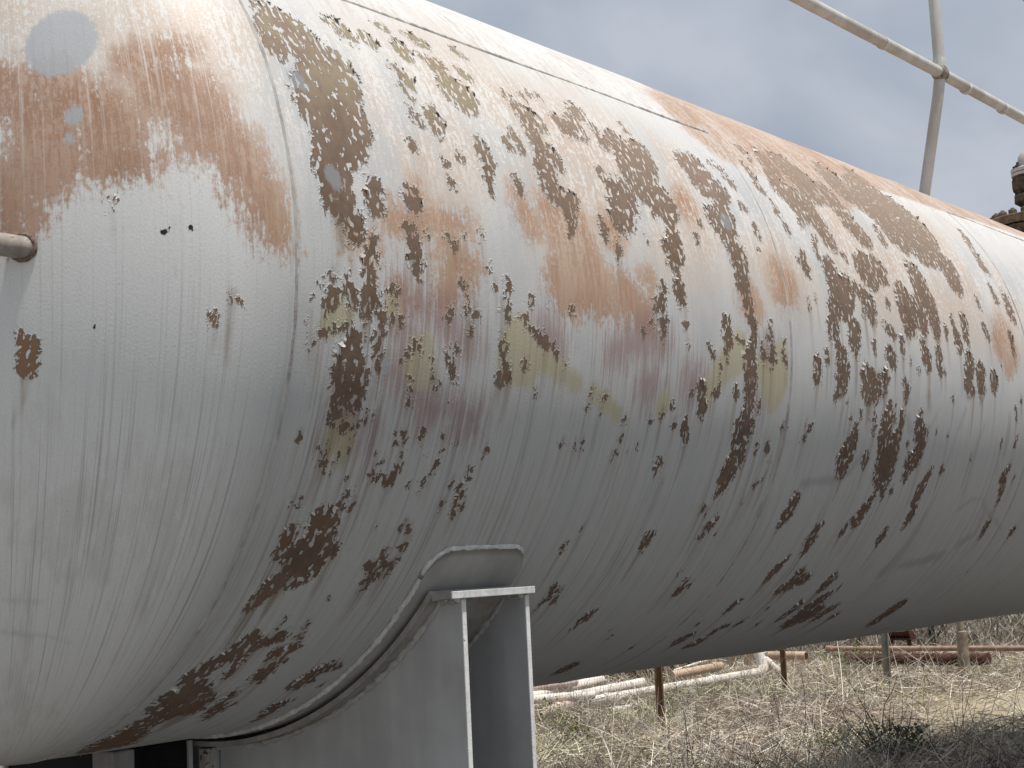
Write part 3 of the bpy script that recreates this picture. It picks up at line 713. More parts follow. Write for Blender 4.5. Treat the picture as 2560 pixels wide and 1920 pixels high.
# ------------------------------------------------------------------ saddle under the near end
def make_saddle(xo, label):
    root = empty('saddle_support', (xo, 0, GZ))
    tag(root, label, 'support')
    L = lambda x, y, z: Vector((x, y, z - GZ))                   # local coordinates of the saddle
    YE, ZC = 1.06, -0.862                                          # outer edge and height of the horn plate
    PADT, FLT = 0.013, 0.016
    # reinforcing pad welded to the shell
    x0, x1, top, rc = -0.042, 0.392, -35.2, 0.085
    nx, nt = 44, 90
    vs, fs = [], []
    colsx = []
    for i in range(nx + 1):
        x = x0 + (x1 - x0) * (0.5 - 0.5 * math.cos(math.pi * i / nx))
        d = min(x - x0, x1 - x)
        drop = rc - math.sqrt(max(0.0, rc * rc - (rc - d) ** 2)) if d < rc else 0.0
        colsx.append((x, top - math.degrees(drop / TR)))
    for x, tt in colsx:
        for j in range(nt + 1):
            th = tt + (-180 - 2 * tt) * j / nt
            p = surf(1.0, th, TR + PADT)
            vs.append(L(x, p.y, p.z))
    for i in range(nx):
        for j in range(nt):
            k = i * (nt + 1) + j
            fs.append((k, k + nt + 1, k + nt + 2, k + 1))
    outline = [i * (nt + 1) for i in range(nx + 1)] + [nx * (nt + 1) + j for j in range(1, nt + 1)] + [i * (nt + 1) + nt for i in range(nx - 1, -1, -1)] + [j for j in range(nt - 1, 0, -1)]
    base = len(vs)
    for k in outline:
        p = Vector(vs[k])
        zz = p.z + GZ
        f = (TR - 0.004) / math.hypot(p.y, zz)
        vs.append((p.x, p.y * f, zz * f - GZ))
    n = len(outline)
    for k in range(n):
        k2 = (k + 1) % n
        fs.append((outline[k], outline[k2], base + k2, base + k))
    pad_o = mesh_obj('wear_pad', vs, fs, M_PADP, root)
    # weld bead round the pad
    pts = []
    for k in outline + outline[:1]:
        p = Vector(vs[k])
        zz = p.z + GZ
        f = (TR + 0.005) / math.hypot(p.y, zz)
        pts.append(Vector((p.x, p.y * f, zz * f - GZ)))
    fine = []
    for p, q in zip(pts, pts[1:]):
        m = max(1, int((q - p).length / 0.012))
        for k in range(m):
            fine.append(p.lerp(q, k / m))
    mb = MB()
    rng = random.Random(3)
    mb.tube(fine, [0.0078 * (0.75 + 0.5 * rng.random()) for _ in fine], 8, False, 0.2, 8)
    mb.build('pad_weld', M_WELD, pad_o, True)
    # curved flange under the pad, turned out flat at the horns
    RI = TR + PADT + 0.013
    prof = []
    for k in range(61):
        th = -41.0 - (98.0) * k / 60
        prof.append((-RI * math.cos(R(th)), RI * math.sin(R(th))))
    full = [(-YE, ZC + 0.006), (-YE + 0.03, ZC + 0.004)] + [(prof[0][0] - 0.012, ZC - 0.002)] + prof + [(-prof[0][0] + 0.012, ZC - 0.002), (YE - 0.03, ZC + 0.004), (YE, ZC + 0.006)]
    poly_u, poly_l = full, []
    for i, (y, z) in enumerate(full):
        a_, b_ = full[max(0, i - 1)], full[min(len(full) - 1, i + 1)]
        t = Vector((b_[0] - a_[0], b_[1] - a_[1]))
        t.normalize()
        nrm = Vector((t.y, -t.x))
        poly_l.append((y + nrm.x * FLT, z + nrm.y * FLT))
    fx0, fx1 = -0.002, 0.372
    vs, fs = [], []
    for (yu, zu), (yl, zl) in zip(poly_u, poly_l):
        vs += [L(fx0, yu, zu), L(fx1, yu, zu), L(fx1, yl, zl), L(fx0, yl, zl)]
    for i in range(len(full) - 1):
        o = 4 * i
        for k in range(4):
            fs.append((o + k, o + (k + 1) % 4, o + 4 + (k + 1) % 4, o + 4 + k))
    fs.append((3, 2, 1, 0))
    o = 4 * (len(full) - 1)
    fs.append((o, o + 1, o + 2, o + 3))
    fl = mesh_obj('saddle_flange', vs, fs, M_FLG, root)
    fl.data.set_sharp_from_angle(angle=R(30))
    bv = fl.modifiers.new('bevel', 'BEVEL')
    bv.width = 0.003
    bv.segments = 2
    bv.limit_method = 'ANGLE'
    # strip on the outer edge of the horn plates, sunlight put into its white
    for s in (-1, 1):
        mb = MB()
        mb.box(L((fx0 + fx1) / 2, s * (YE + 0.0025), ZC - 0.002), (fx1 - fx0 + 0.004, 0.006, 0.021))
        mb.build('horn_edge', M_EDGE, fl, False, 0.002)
    # two web plates
    YW = YE - 0.012
    ZB = GZ + 0.42
    for wx, inner in ((0.052, -0.02), (0.342, -0.02)):
        for s in (-1, 1):
            poly = []
            low = [p for p in poly_l]
            side = [p for p in low if (p[0] * s) > 0.0 and abs(p[0]) < YW]
            side.sort(key=lambda p: -abs(p[0]))
            poly = [(s * YW, ZC - 0.015)] + [(y, z - 0.001) for y, z in side]
            poly += [(s * 0.02, side[-1][1] - 0.001), (s * 0.02, ZB), (s * YW, ZB)]
            mb = MB()
            mb.prism([(y, z - GZ) for y, z in poly], wx, wx + 0.016)
            web_o = mb.build('web_plate', M_SADDLE, root)
            mb = MB()
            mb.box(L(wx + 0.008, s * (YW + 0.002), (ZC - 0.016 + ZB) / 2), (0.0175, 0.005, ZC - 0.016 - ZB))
            mb.build('web_edge', M_EDGE, web_o, False, 0.0015)  # white strip painted as if the sun caught the web edge
            # short lumpy weld where the web meets the flat horn plate
            rng = random.Random(31 + int(wx * 100))
            y0, y1 = s * (YW - 0.004), s * 0.985
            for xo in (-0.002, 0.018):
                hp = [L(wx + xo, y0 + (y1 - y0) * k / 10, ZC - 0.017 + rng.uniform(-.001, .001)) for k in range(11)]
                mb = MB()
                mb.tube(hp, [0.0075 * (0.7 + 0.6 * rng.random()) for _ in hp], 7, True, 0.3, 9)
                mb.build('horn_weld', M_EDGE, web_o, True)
            # fillet weld between web and flange
            pts = [L(wx - 0.002, y, z) for y, z in side]
            fine = []
            for p, q in zip(pts, pts[1:]):
                m = max(1, int((q - p).length / 0.011))
                for k in range(m):
                    fine.append(p.lerp(q, k / m) + Vector((0, 0, -0.006)))
            rng = random.Random(17)
            mb = MB()
            mb.tube(fine, [0.0085 * (0.6 + 0.8 * rng.random()) for _ in fine], 7, False, 0.4, 5)
            mb.build('fillet_weld', M_WELD2, web_o, True)
    # middle rib with a peeling white edge, base plate
    mb = MB()
    mb.box(L(0.185, 0.0, (-TR - 0.05 + ZB) / 2), (0.30, 0.016, TR * 0 + (-TR - 0.05) - ZB))
    rib_o = mb.build('middle_rib', M_SADDLE, root)
    mb = MB()
    mb.box(L(0.027, 0.012, (-TR - 0.05 + ZB) / 2), (0.05, 0.030, (-TR - 0.05) - ZB))
    mb.build('rib_edge', steel_paint('peeling_rib_edge', (0.55, 0.54, 0.50), (0.30, 0.28, 0.25), 45.0, 0.7, 0.56, (0.10, 0.075, 0.06), 0.006), rib_o, False, 0.003)
    mb = MB()
    mb.box(L(0.197, 0, ZB - 0.0125), (0.46, 2 * YE + 0.06, 0.025))
    mb.build('base_plate', M_SADDLE, root, False, 0.003)
    mb = MB()
    mb.box(L(0.197, 0, (ZB - 0.025 + GZ - 0.1) / 2), (0.62, 2 * YE + 0.3, ZB - 0.025 - GZ + 0.1))
    mb.build('concrete_plinth', M_CONC, root, False, 0.012)
    return root
M_PADP = steel_paint('pad_paint', (0.44, 0.435, 0.42), (0.33, 0.33, 0.325), 5.0, 0.6, 0.76, (0.06, 0.055, 0.055))
M_FLG = steel_paint('flange_paint', (0.38, 0.365, 0.34), (0.24, 0.22, 0.20), 9.0, 0.6, 0.70, (0.10, 0.07, 0.05))
M_WELD2 = steel_paint('grey_fillet_weld', (0.46, 0.455, 0.44), (0.34, 0.335, 0.33), 30.0, 0.6, 0.78)
make_saddle(0.757, 'grey steel saddle with curved top plate holding up the near end of the tank')

# things under the belly of the tank, just left of the saddle
root = empty('steel_box', (0.60, 0.34, GZ))
tag(root, 'black steel box standing under the belly of the tank', 'box')
mb = MB(); mb.box((0, 0, 0.68), (0.25, 0.60, 1.36)); mb.build('box_body', M_BLACK, root, False, 0.004)
for sx in (-1, 1):
    for sy in (-1, 1):
        mb = MB(); mb.box((sx * 0.131, sy * 0.303, 0.68), (0.016, 0.016, 1.36)); mb.build('corner_post', M_SADDLE, root, False, 0.003)
root = empty('pier', (0.41, 0.0, GZ))
tag(root, 'pale concrete pier under the belly of the tank', 'pier')
mb = MB(); mb.box((0.0, 0.0, 0.685), (0.082, 0.10, 1.37)); mb.build('pier_shaft', M_CONC, root, False, 0.006)
mb = MB(); mb.box((-0.05, 0.0, 0.0), (0.28, 0.30, 0.12)); mb.build('pier_foot', M_CONC, root, False, 0.01)

# ------------------------------------------------------------------ railing and manway on top of the tank
rail = empty('pipe_railing', (8.05, 0.6, 1.1))
tag(rail, 'worn white pipe railing with one bent post on top of the tank', 'railing')
def W(root, *pts):
    return [Vector(p) - root.location for p in pts]
def pipe(root, name, pts, r, mat, n=20, part=None):
    mb = MB()
    mb.tube(W(root, *pts), r, n)
    return mb.build(name, mat, part or root, True)
rail_o = pipe(rail, 'rail', [(2.6, .3, 2.585), (5.0, .3, 2.60), (8.07, .3, 2.625), (11.0, .3, 2.625), (14.0, .3, 2.63)], 0.041, M_PIPE)
pipe(rail, 'rail', [(2.6, .3, 3.75), (14.0, .3, 3.75)], 0.041, M_PIPE)
for px in (8.07, 10.9, 13.4):
    post_o = pipe(rail, 'post', [(px, .3, 3.78), (px, .3, 3.3), (px, .3, 2.70), (px, .305, 2.60), (px - .005, .33, 2.45), (px - .02, .48, 1.78), (px - .04, .63, 1.07)], 0.041, M_PIPE)
    pipe(rail, 'collar', [(px, .3, 2.665), (px, .3, 2.73)], 0.0455, M_WELD, 20, post_o)
    mb = MB(); mb.box(Vector((px - .04, .64, 1.095)) - rail.location, (0.2, 0.2, 0.014), Matrix.Rotation(R(-30), 3, 'X')); mb.build('foot_plate', M_PIPE, post_o)
for cx in (7.1, 8.55, 9.3):
    pipe(rail, 'collar', [(cx - .02, .3, 2.615), (cx + .02, .3, 2.615)], 0.0455, M_WELD, 20, rail_o)
mb = MB()
mb.lathe(Vector((8.07, .3, 2.622)) - rail.location, [(0.03, -0.06), (0.052, -0.045), (0.062, 0.0), (0.052, 0.045), (0.03, 0.06)], 20, 'X')
mb.build('cross_weld', rusty('joint_rust', (0.12, 0.10, 0.075), (0.33, 0.30, 0.25), 30.0), rail_o, True)

man = empty('manway', (8.95, 0.0, 1.24))
tag(man, 'rusty bolted manway flange on top of the tank at the right edge', 'manway')
zz0 = 1.24
mb = MB(); mb.lathe((0, 0, 0), [(0.24, -0.05), (0.24, 0.24)], 48); mb.build('neck', M_FLANGE, man, True)
mb = MB(); mb.lathe((0, 0, 0), [(0.345, 0.235), (0.345, 0.295), (0.2, 0.296)], 56); mb.build('lower_flange', M_VALVE, man, True)
mb = MB(); mb.lathe((0, 0, 0), [(0.20, 0.309), (0.348, 0.31), (0.352, 0.318), (0.352, 0.368), (0.345, 0.376), (0.20, 0.380)], 56); cover_o = mb.build('cover_flange', M_FLANGE, man, True)
for k in range(20):
    an = 2 * math.pi * k / 20 + 0.1
    mb = MB()
    mb.lathe((0.302 * math.cos(an), 0.302 * math.sin(an), 0), [(0.013, 0.2), (0.013, 0.376), (0.032, 0.3765), (0.032, 0.408), (0.027, 0.414), (0.015, 0.415), (0.014, 0.425)], 6)
    mb.build('bolt', M_FLANGE, cover_o)
valve = empty('relief_valve', (8.95, 0.0, 1.62))
tag(valve, 'dark stacked valve standing on the manway at the right edge', 'valve')
mb = MB(); mb.lathe((0, 0, 0), [(0.075, 0.0), (0.075, 0.06), (0.10, 0.10), (0.134, 0.125)], 40); mb.build('valve_neck', M_VALVE, valve, True)
mb = MB(); mb.lathe((0, 0, 0), [(0.136, 0.125), (0.140, 0.13), (0.140, 0.15), (0.136, 0.155), (0.138, 0.16), (0.138, 0.182), (0.11, 0.186)], 40); mb.build('lower_ring', M_FLANGE, valve, True)
mb = MB(); mb.lathe((0, 0, 0), [(0.115, 0.186), (0.12, 0.20), (0.143, 0.22), (0.147, 0.25), (0.147, 0.30), (0.135, 0.325)], 40); mb.build('valve_body', M_VALVE, valve, True)
mb = MB(); mb.lathe((0, 0, 0), [(0.130, 0.325), (0.147, 0.328), (0.147, 0.348), (0.13, 0.352), (0.147, 0.357), (0.15, 0.38), (0.12, 0.392), (0.098, 0.394)], 40); ring_o = mb.build('upper_ring', M_PIPE, valve, True)
mb = MB(); mb.lathe((0, 0, 0), [(0.097, 0.394), (0.096, 0.44), (0.088, 0.48), (0.065, 0.515), (0.03, 0.53), (0.004, 0.532)], 40); mb.build('cap', M_PIPE, valve, True)
for k in range(6):
    an = 2 * math.pi * k / 6 + 0.55
    mb = MB(); mb.lathe((0.128 * math.cos(an), 0.128 * math.sin(an), 0), [(0.010, 0.16), (0.010, 0.385), (0.019, 0.386), (0.019, 0.405), (0.010, 0.406), (0.010, 0.425)], 6); mb.build('stud', M_VALVE, ring_o)

# ------------------------------------------------------------------ yard behind the tank
def ground_material():
    n = NT('dry_yard_soil', 0.95, 0.1)
    o = n.obj()
    a = n.noise(o, 0.55, 6, 0.6)
    b = n.noise(o, 7.0, 6, 0.65)
    g = n.noise(o, 45.0, 4, 0.65)
    soil = n.mix(n.step(b, 0.3, 0.7), (0.11, 0.09, 0.07), (0.22, 0.18, 0.135))
    soil = n.mix(n.step(a, 0.42, 0.62), soil, n.mix(b, (0.20, 0.165, 0.12), (0.31, 0.26, 0.19)))
    # bare sandy patch near the fence corner
    sep = n.n('ShaderNodeSeparateXYZ')
    n.set(sep.inputs[0], o)
    dx = n.math('DIVIDE', n.math('SUBTRACT', sep.outputs[0], 14.6), 3.0)
    dy = n.math('DIVIDE', n.math('SUBTRACT', sep.outputs[1], 2.6), 1.3)
    dd = n.math('SQRT', n.math('ADD', n.math('MULTIPLY', dx, dx), n.math('MULTIPLY', dy, dy)))
    pm = n.step(n.math('ADD', dd, n.math('MULTIPLY', n.math('SUBTRACT', b, 0.5), 1.8)), 1.15, 0.6)
    soil = n.mix(pm, soil, n.mix(g, (0.34, 0.285, 0.205), (0.47, 0.40, 0.30)))
    soil = n.mix(n.math('MULTIPLY', n.step(g, 0.55, 0.75), 0.5), soil, (0.10, 0.085, 0.07))
    # dark ground added round the tank to cut bounce light on its belly
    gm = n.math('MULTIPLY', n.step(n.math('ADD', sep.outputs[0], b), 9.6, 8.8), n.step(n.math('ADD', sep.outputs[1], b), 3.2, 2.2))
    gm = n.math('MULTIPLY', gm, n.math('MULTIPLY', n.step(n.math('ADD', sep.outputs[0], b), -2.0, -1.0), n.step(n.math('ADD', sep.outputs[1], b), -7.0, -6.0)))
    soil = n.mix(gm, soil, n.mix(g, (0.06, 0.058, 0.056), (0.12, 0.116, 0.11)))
    # pale ground added in front of the head to bounce light onto it
    cm = n.math('MULTIPLY', n.step(n.math('ADD', sep.outputs[0], b), -1.0, -2.0), n.step(n.math('ADD', sep.outputs[1], b), 2.0, 1.0))
    soil = n.mix(cm, soil, n.mix(b, (0.31, 0.305, 0.28), (0.39, 0.38, 0.355)))
    return n.out(soil, None, n.bump(n.math('ADD', b, n.math('MULTIPLY', g, 0.5)), 0.8, 0.05))
def ground_z(x, y):
    d = max(0.0, math.hypot(x - 4, y) - 9.0)
    return GZ + 0.05 * noise.noise(Vector((x * 0.6, y * 0.6, 3.1))) + min(1.0, d / 12.0) * 0.10 * noise.noise(Vector((x * 0.25, y * 0.25, 9.0)))
vs, fs = [], []
gx = [-900, -400, -150, -60, -25, -10] + [-4 + 0.5 * i for i in range(89)] + [44, 52, 65, 90, 150, 400, 900]
gy = [-900, -400, -150, -60, -25, -10] + [-5 + 0.5 * i for i in range(61)] + [28, 34, 45, 70, 150, 400, 900]
for x in gx:
    for y in gy:
        vs.append((x, y, ground_z(x, y)))
ny = len(gy)
for i in range(len(gx) - 1):
    for j in range(ny - 1):
        fs.append((i * ny + j, (i + 1) * ny + j, (i + 1) * ny + j + 1, i * ny + j + 1))
tag(mesh_obj('ground', vs, fs, ground_material()), kind='structure')

def tint_material(name, rough=0.9, trans=0.0):
    n = NT(name, rough, 0.1)
    x = n.n('ShaderNodeAttribute')
    x.attribute_name = 'tint'
    return n.out(x.outputs['Color'])
M_GRASS = tint_material('dry_stems')

def strips(name, base, direc, bend, length, width, tint, levels=4, parent=None):
    """many thin bent ribbons: base (N,3), unit direction (N,3), sideways bend (N,3)"""
    N = len(base)
    t = np.linspace(0, 1, levels)
    ax = np.cross(direc, np.random.default_rng(N).normal(size=(N, 3)))
    ax /= np.linalg.norm(ax, axis=1)[:, None] + 1e-9
    V = np.zeros((N, levels, 2, 3), dtype=np.float32)
    for k, s in enumerate(t):
        c = base + direc * (length * s)[:, None] + bend * (length * s * s)[:, None]
        w = (width * (1 - 0.75 * s))[:, None] * ax * 0.5
        V[:, k, 0] = c - w
        V[:, k, 1] = c + w
    idx = np.arange(N)[:, None] * (levels * 2)
    quads = []
    for k in range(levels - 1):
        o = idx + 2 * k
        quads.append(np.concatenate([o, o + 1, o + 3, o + 2], 1))
    Q = np.stack(quads, 1).reshape(-1, 4)
    me = np_mesh(name, V.reshape(-1, 3), Q)
    at = me.color_attributes.new('tint', 'FLOAT_COLOR', 'POINT')
    c = np.ones((N, levels * 2, 4), dtype=np.float32)
    c[:, :, :3] = tint[:, None, :]
    at.data.foreach_set('color', c.ravel())
    me.materials.append(M_GRASS)
    return link(bpy.data.objects.new(name, me), parent)

CX, CY = -2.52, -3.87
def scatter(rng, n, r0, r1, a0=16, a1=43, power=0.6):
    u = rng.random(n)
    r = r0 + (r1 - r0) * u ** (1 / power) if power < 1 else r0 + (r1 - r0) * u
    an = np.radians(rng.uniform(a0, a1, n))
    return CX + r * np.cos(an), CY + r * np.sin(an)
def gz_np(x, y):
    return np.array([ground_z(float(a), float(b)) for a, b in zip(x, y)])
def sandy(x, y):
    return ((x - 14.6) / 3.0) ** 2 + ((y - 2.6) / 1.3) ** 2

rng = np.random.default_rng(4)
PAL = np.array([(0.44, 0.395, 0.315), (0.42, 0.40, 0.365), (0.20, 0.165, 0.135), (0.78, 0.74, 0.65), (0.11, 0.088, 0.075), (0.58, 0.555, 0.50)])
def palette(rng, n, p):
    c = PAL[rng.choice(len(PAL), n, p=p)]
    return c * rng.uniform(0.75, 1.25, (n, 1))
def patchy(x, y, t):
    # whole clumps are paler, darker, greener or greyer than their neighbours
    m = np.array([noise.noise(Vector((a * 0.9, c * 0.9, 21.0))) + 0.6 * noise.noise(Vector((a * 2.3, c * 2.3, 5.0))) for a, c in zip(x, y)])
    g = np.array([noise.noise(Vector((a * 0.7, c * 0.7, 44.0))) for a, c in zip(x, y)])
    t = t * np.clip(1.0 + 0.85 * m, 0.38, 1.55)[:, None]
    t = t * np.stack([1.06 - 0.08 * g, 1.0 + 0.05 * g, 0.90 - 0.14 * g], -1)
    return np.clip(t, 0.02, 0.85)
# standing dry grass
n = 60000
x, y = scatter(rng, n, 11.0, 34.0)
# grows in clumps
cl = np.array([noise.noise(Vector((a * 1.1, b * 1.1, 0.5))) for a, b in zip(x, y)])
keep = (cl > -0.28 + 0.3 * rng.random(n)) & (sandy(x, y) > rng.uniform(0.0, 1.1, n))
x, y, cl = x[keep], y[keep], cl[keep]
n = len(x)
d = np.stack([rng.normal(0, .30, n), rng.normal(0, .30, n), np.ones(n)], -1)
d /= np.linalg.norm(d, axis=1)[:, None]
b = np.stack([rng.normal(0, .35, n), rng.normal(0, .35, n), -rng.uniform(0, .35, n)], -1)
tint = palette(rng, n, [.30, .26, .12, .14, .06, .12])
grn = (rng.random(n) < 0.05) | ((cl > 0.28) & (rng.random(n) < 0.35))
tint[grn] = np.array((0.16, 0.18, 0.075)) * rng.uniform(0.8, 1.3, (grn.sum(), 1))
tag(strips('dry_grass', np.stack([x, y, gz_np(x, y) - 0.01], -1), d, b, rng.uniform(0.10, 0.42, n) * (0.7 + 1.5 * np.clip(cl, 0, 1)), rng.uniform(0.003, 0.008, n), patchy(x, y, tint)), 'dry grey and tan grass covering the yard behind the tank', 'grass', None, 'stuff')
# fallen stems and litter lying about
n = 34000
x, y = scatter(rng, n, 11.0, 30.0)
keep = sandy(x, y) > rng.uniform(-0.4, 0.9, n)
x, y = x[keep], y[keep]
n = len(x)
an = rng.uniform(0, 2 * math.pi, n)
d = np.stack([np.cos(an), np.sin(an), rng.normal(0.16, .22, n)], -1)
d /= np.linalg.norm(d, axis=1)[:, None]
b = rng.normal(0, .18, (n, 3))
tag(strips('fallen_stems', np.stack([x, y, gz_np(x, y) + rng.uniform(0.005, 0.16, n)], -1), d, b, rng.uniform(0.10, 0.42, n), rng.uniform(0.005, 0.012, n), patchy(x, y, palette(rng, n, [.22, .30, .08, .20, .04, .16]))), 'pale fallen stems and litter lying on the yard', 'litter', None, 'stuff')
# brushy twigs
n = 7500
x, y = scatter(rng, n, 11.0, 32.0)
keep = sandy(x, y) > 0.9
x, y = x[keep], y[keep]
n = len(x)
d = np.stack([rng.normal(0, .55, n), rng.normal(0, .55, n), rng.uniform(.35, 1.0, n)], -1)
d /= np.linalg.norm(d, axis=1)[:, None]
b = np.stack([rng.normal(0, .4, n), rng.normal(0, .4, n), rng.normal(-.15, .3, n)], -1)
tag(strips('dead_twigs', np.stack([x, y, gz_np(x, y)], -1), d, b, rng.uniform(0.25, 0.70, n), rng.uniform(0.006, 0.013, n), palette(rng, n, [.08, .26, .24, .12, .26, .04]), 6), 'tangled grey dead twigs in the dry grass', 'brush', None, 'stuff')
# far thicket beyond the fence
n = 30000
x, y = scatter(rng, n, 27.0, 52.0, 14, 36)
hh = np.array([0.5 + 0.5 * noise.noise(Vector((a * 0.35, b_ * 0.35, 7.5))) for a, b_ in zip(x, y)])
d = np.stack([rng.normal(0, .5, n), rng.normal(0, .5, n), np.ones(n)], -1)
d /= np.linalg.norm(d, axis=1)[:, None]
b = rng.normal(0, .35, (n, 3))
zb = gz_np(x, y) + rng.uniform(0, 1.0, n) ** 1.6 * (0.3 + 2.2 * hh)
tag(strips('brush_thicket', np.stack([x, y, zb], -1), d, b, rng.uniform(0.3, 0.9, n), rng.uniform(0.012, 0.03, n), palette(rng, n, [.28, .32, .14, .08, .08, .10]), 4), 'grey brown leafless thicket beyond the fence', 'brush', None, 'stuff')

# ------------------------------------------------------------------ fence
M_POST_BROWN = steel_paint('brown_post', (0.22, 0.135, 0.07), (0.12, 0.07, 0.04), 9.0, 0.8, 0.75)
M_POST_GREY = steel_paint('grey_green_post', (0.30, 0.29, 0.24), (0.19, 0.185, 0.155), 9.0, 0.8, 0.75)
M_WOOD = rusty('weathered_wood', (0.16, 0.12, 0.09), (0.30, 0.25, 0.19), 8.0)
M_WIRE = steel_paint('rusty_wire', (0.26, 0.23, 0.20), (0.14, 0.11, 0.09), 9.0, 0.7, 0.75)
fence = empty('wire_fence', (11.4, 5.22, GZ))
tag(fence, 'rusty wire mesh fence on mixed posts behind the tank', 'fence')
FP = [(6.2, 4.9), (11.4, 5.22), (15.32, 5.87), (17.23, 5.34), (18.53, 4.78), (21.2, 3.6)]
def angle_post(x, y, w, h, mat, name='fence_post', rz=0.0, lean=0.0, label=None):
    mb = MB()
    rot = Matrix.Rotation(R(rz), 3, 'Z') @ Matrix.Rotation(R(lean), 3, 'X')
    p = Vector((x, y, GZ)) - fence.location
    mb.box(p + rot @ Vector((-w * 0.14, 0, h / 2 - 0.2)), (w * 0.72, 0.016, h + 0.4), rot)
    mb.box(p + rot @ Vector((w * 0.30, -w * 0.30, h / 2 - 0.2)), (0.016, w * 0.6, h + 0.4), rot)
    o = mb.build(name, mat, fence, False, 0.002)
    if label:
        o['label'] = label
    return o
VIEW = 38.0
angle_post(6.2, 4.9, 0.09, 1.35, M_POST_BROWN, rz=-48)
angle_post(11.4, 5.22, 0.092, 1.45, M_POST_BROWN, rz=-48, label='brown steel angle post nearest the saddle')
angle_post(15.32, 5.87, 0.075, 1.4, M_POST_BROWN, rz=-50, lean=1.5, label='brown steel angle post beside the leaning white pipe')
angle_post(17.23, 5.34, 0.100, 1.4, M_POST_GREY, rz=-50, lean=2.0, label='grey green steel post with one bright face')
mb = MB()
p = Vector((18.53, 4.78, GZ)) - fence.location
mb.tube([p + Vector((0, 0, -.3)), p + Vector((0, 0, .3)), p + Vector((.01, 0, .62)), p + Vector((.01, .01, .64))], [0.085, 0.082, 0.078, 0.05], 10, True, 0.12, 2)
mb.tube([p + Vector((0, 0, .5)), p + Vector((-.02, .01, 1.4))], 0.05, 10)
mb.build('fence_post', M_WOOD, fence, True)['label'] = 'stout wooden post with a thinner pole rising out of it'
angle_post(21.2, 3.6, 0.09, 1.4, M_POST_BROWN, rz=-48)
mb = MB()
def wire(a, b, r=0.0012):
    a, b = Vector(a) - fence.location, Vector(b) - fence.location
    t = (b - a).normalized()
    u = t.orthogonal().normalized()
    w = t.cross(u)
    vs = []
    for p in (a, b):
        for k in range(3):
            an = 2 * math.pi * k / 3
            vs.append(p + u * (r * math.cos(an)) + w * (r * math.sin(an)))
    mb.add(vs, [(0, 1, 4, 3), (1, 2, 5, 4), (2, 0, 3, 5)])
for (ax_, ay_), (bx_, by_) in zip(FP[:3], FP[1:3]):
    ln = math.hypot(bx_ - ax_, by_ - ay_)
    for k in range(22):
        z = GZ + 0.04 + 0.05 * k
        wire((ax_, ay_ + 0.02, z), (bx_, by_ + 0.02, z))
    m = int(ln / 0.05)
    for k in range(m):
        f = k / m
        wire((ax_ + (bx_ - ax_) * f, ay_ + (by_ - ay_) * f + 0.02, GZ), (ax_ + (bx_ - ax_) * f, ay_ + (by_ - ay_) * f + 0.02, GZ + 1.1))
for (ax_, ay_), (bx_, by_) in zip(FP[2:], FP[3:]):
    for z in (GZ + 0.35, GZ + 0.7, GZ + 1.05):
        wire((ax_, ay_, z), (bx_, by_, z), 0.0022)
mb.build('wire_mesh', M_WIRE, fence)

# ------------------------------------------------------------------ scrap pipes beyond the fence
M_WPIPE = steel_paint('chalky_white_pipe', (0.80, 0.775, 0.73), (0.60, 0.52, 0.45), 5.0, 0.6, 0.68, (0.24, 0.17, 0.13))
M_BPIPE = steel_paint('faded_beige_pipe', (0.58, 0.44, 0.32), (0.42, 0.29, 0.20), 5.0, 0.6, 0.68, (0.20, 0.12, 0.08))
M_RPIPE = steel_paint('rusty_pink_pipe', (0.40, 0.28, 0.225), (0.26, 0.16, 0.12), 5.0, 0.7, 0.70, (0.12, 0.06, 0.04))
M_PKPIPE = steel_paint('pinkish_white_pipe', (0.64, 0.55, 0.49), (0.48, 0.36, 0.30), 6.0, 0.6, 0.66, (0.22, 0.13, 0.10))
M_DRUST = rusty('dark_rust', (0.035, 0.020, 0.016), (0.10, 0.052, 0.036), 9.0)
M_REDRUST = rusty('dark_red_rust', (0.04, 0.018, 0.014), (0.10, 0.045, 0.032), 9.0)
def scrap(name, label, cat, loc, group=None):
    r = empty(name, loc)
    return tag(r, label, cat, group)
def lying_pipe(label, a, b, r, mat, collars=(), name='scrap_pipe', bore=True):
    a, b = Vector(a), Vector(b)
    root = scrap(name, label, 'pipe', a, 'scrap pipes lying beyond the fence')
    mb = MB(); mb.tube([Vector((0, 0, 0)), (b - a) * 0.5, b - a], r, 16); body_o = mb.build('pipe_body', mat, root, True)
    d = (b - a).normalized()
    for f in collars:
        c = (b - a) * f
        mb = MB(); mb.tube([c - d * 0.05, c + d * 0.05], r * 1.22, 16); mb.build('pipe_collar', mat, body_o, True)
    if bore:
        mb = MB(); mb.tube([b - a - d * 0.01, b - a + d * 0.004], r * 0.82, 16); mb.build('pipe_bore', M_DRUST, body_o)
    return root
lp = lying_pipe('longest white pipe on the ground, with an upturned elbow at its right end', (13.3, 7.55, -2.53), (17.0, 7.16, -2.47), 0.062, M_WPIPE, (0.10, 0.70), bore=False)
mb = MB()
e0 = Vector((17.0, 7.16, -2.47)) - lp.location
mb.tube([e0, e0 + Vector((.06, 0, .01)), e0 + Vector((.13, .02, .05)), e0 + Vector((.15, .05, .13)), e0 + Vector((.13, .08, .24)), e0 + Vector((.10, .11, .34))], [0.064, 0.072, 0.08, 0.08, 0.074, 0.066], 16)
mb.build('elbow', M_WPIPE, lp, True)
lying_pipe('white pipe with an open end just behind the longest white pipe', (12.3, 7.9, -2.52), (15.05, 7.86, -2.45), 0.068, M_WPIPE, (0.35,))
lying_pipe('short white pipe lying nearest the saddle, half hidden by the tank', (12.4, 8.15, -2.48), (14.45, 8.12, -2.36), 0.068, M_WPIPE)
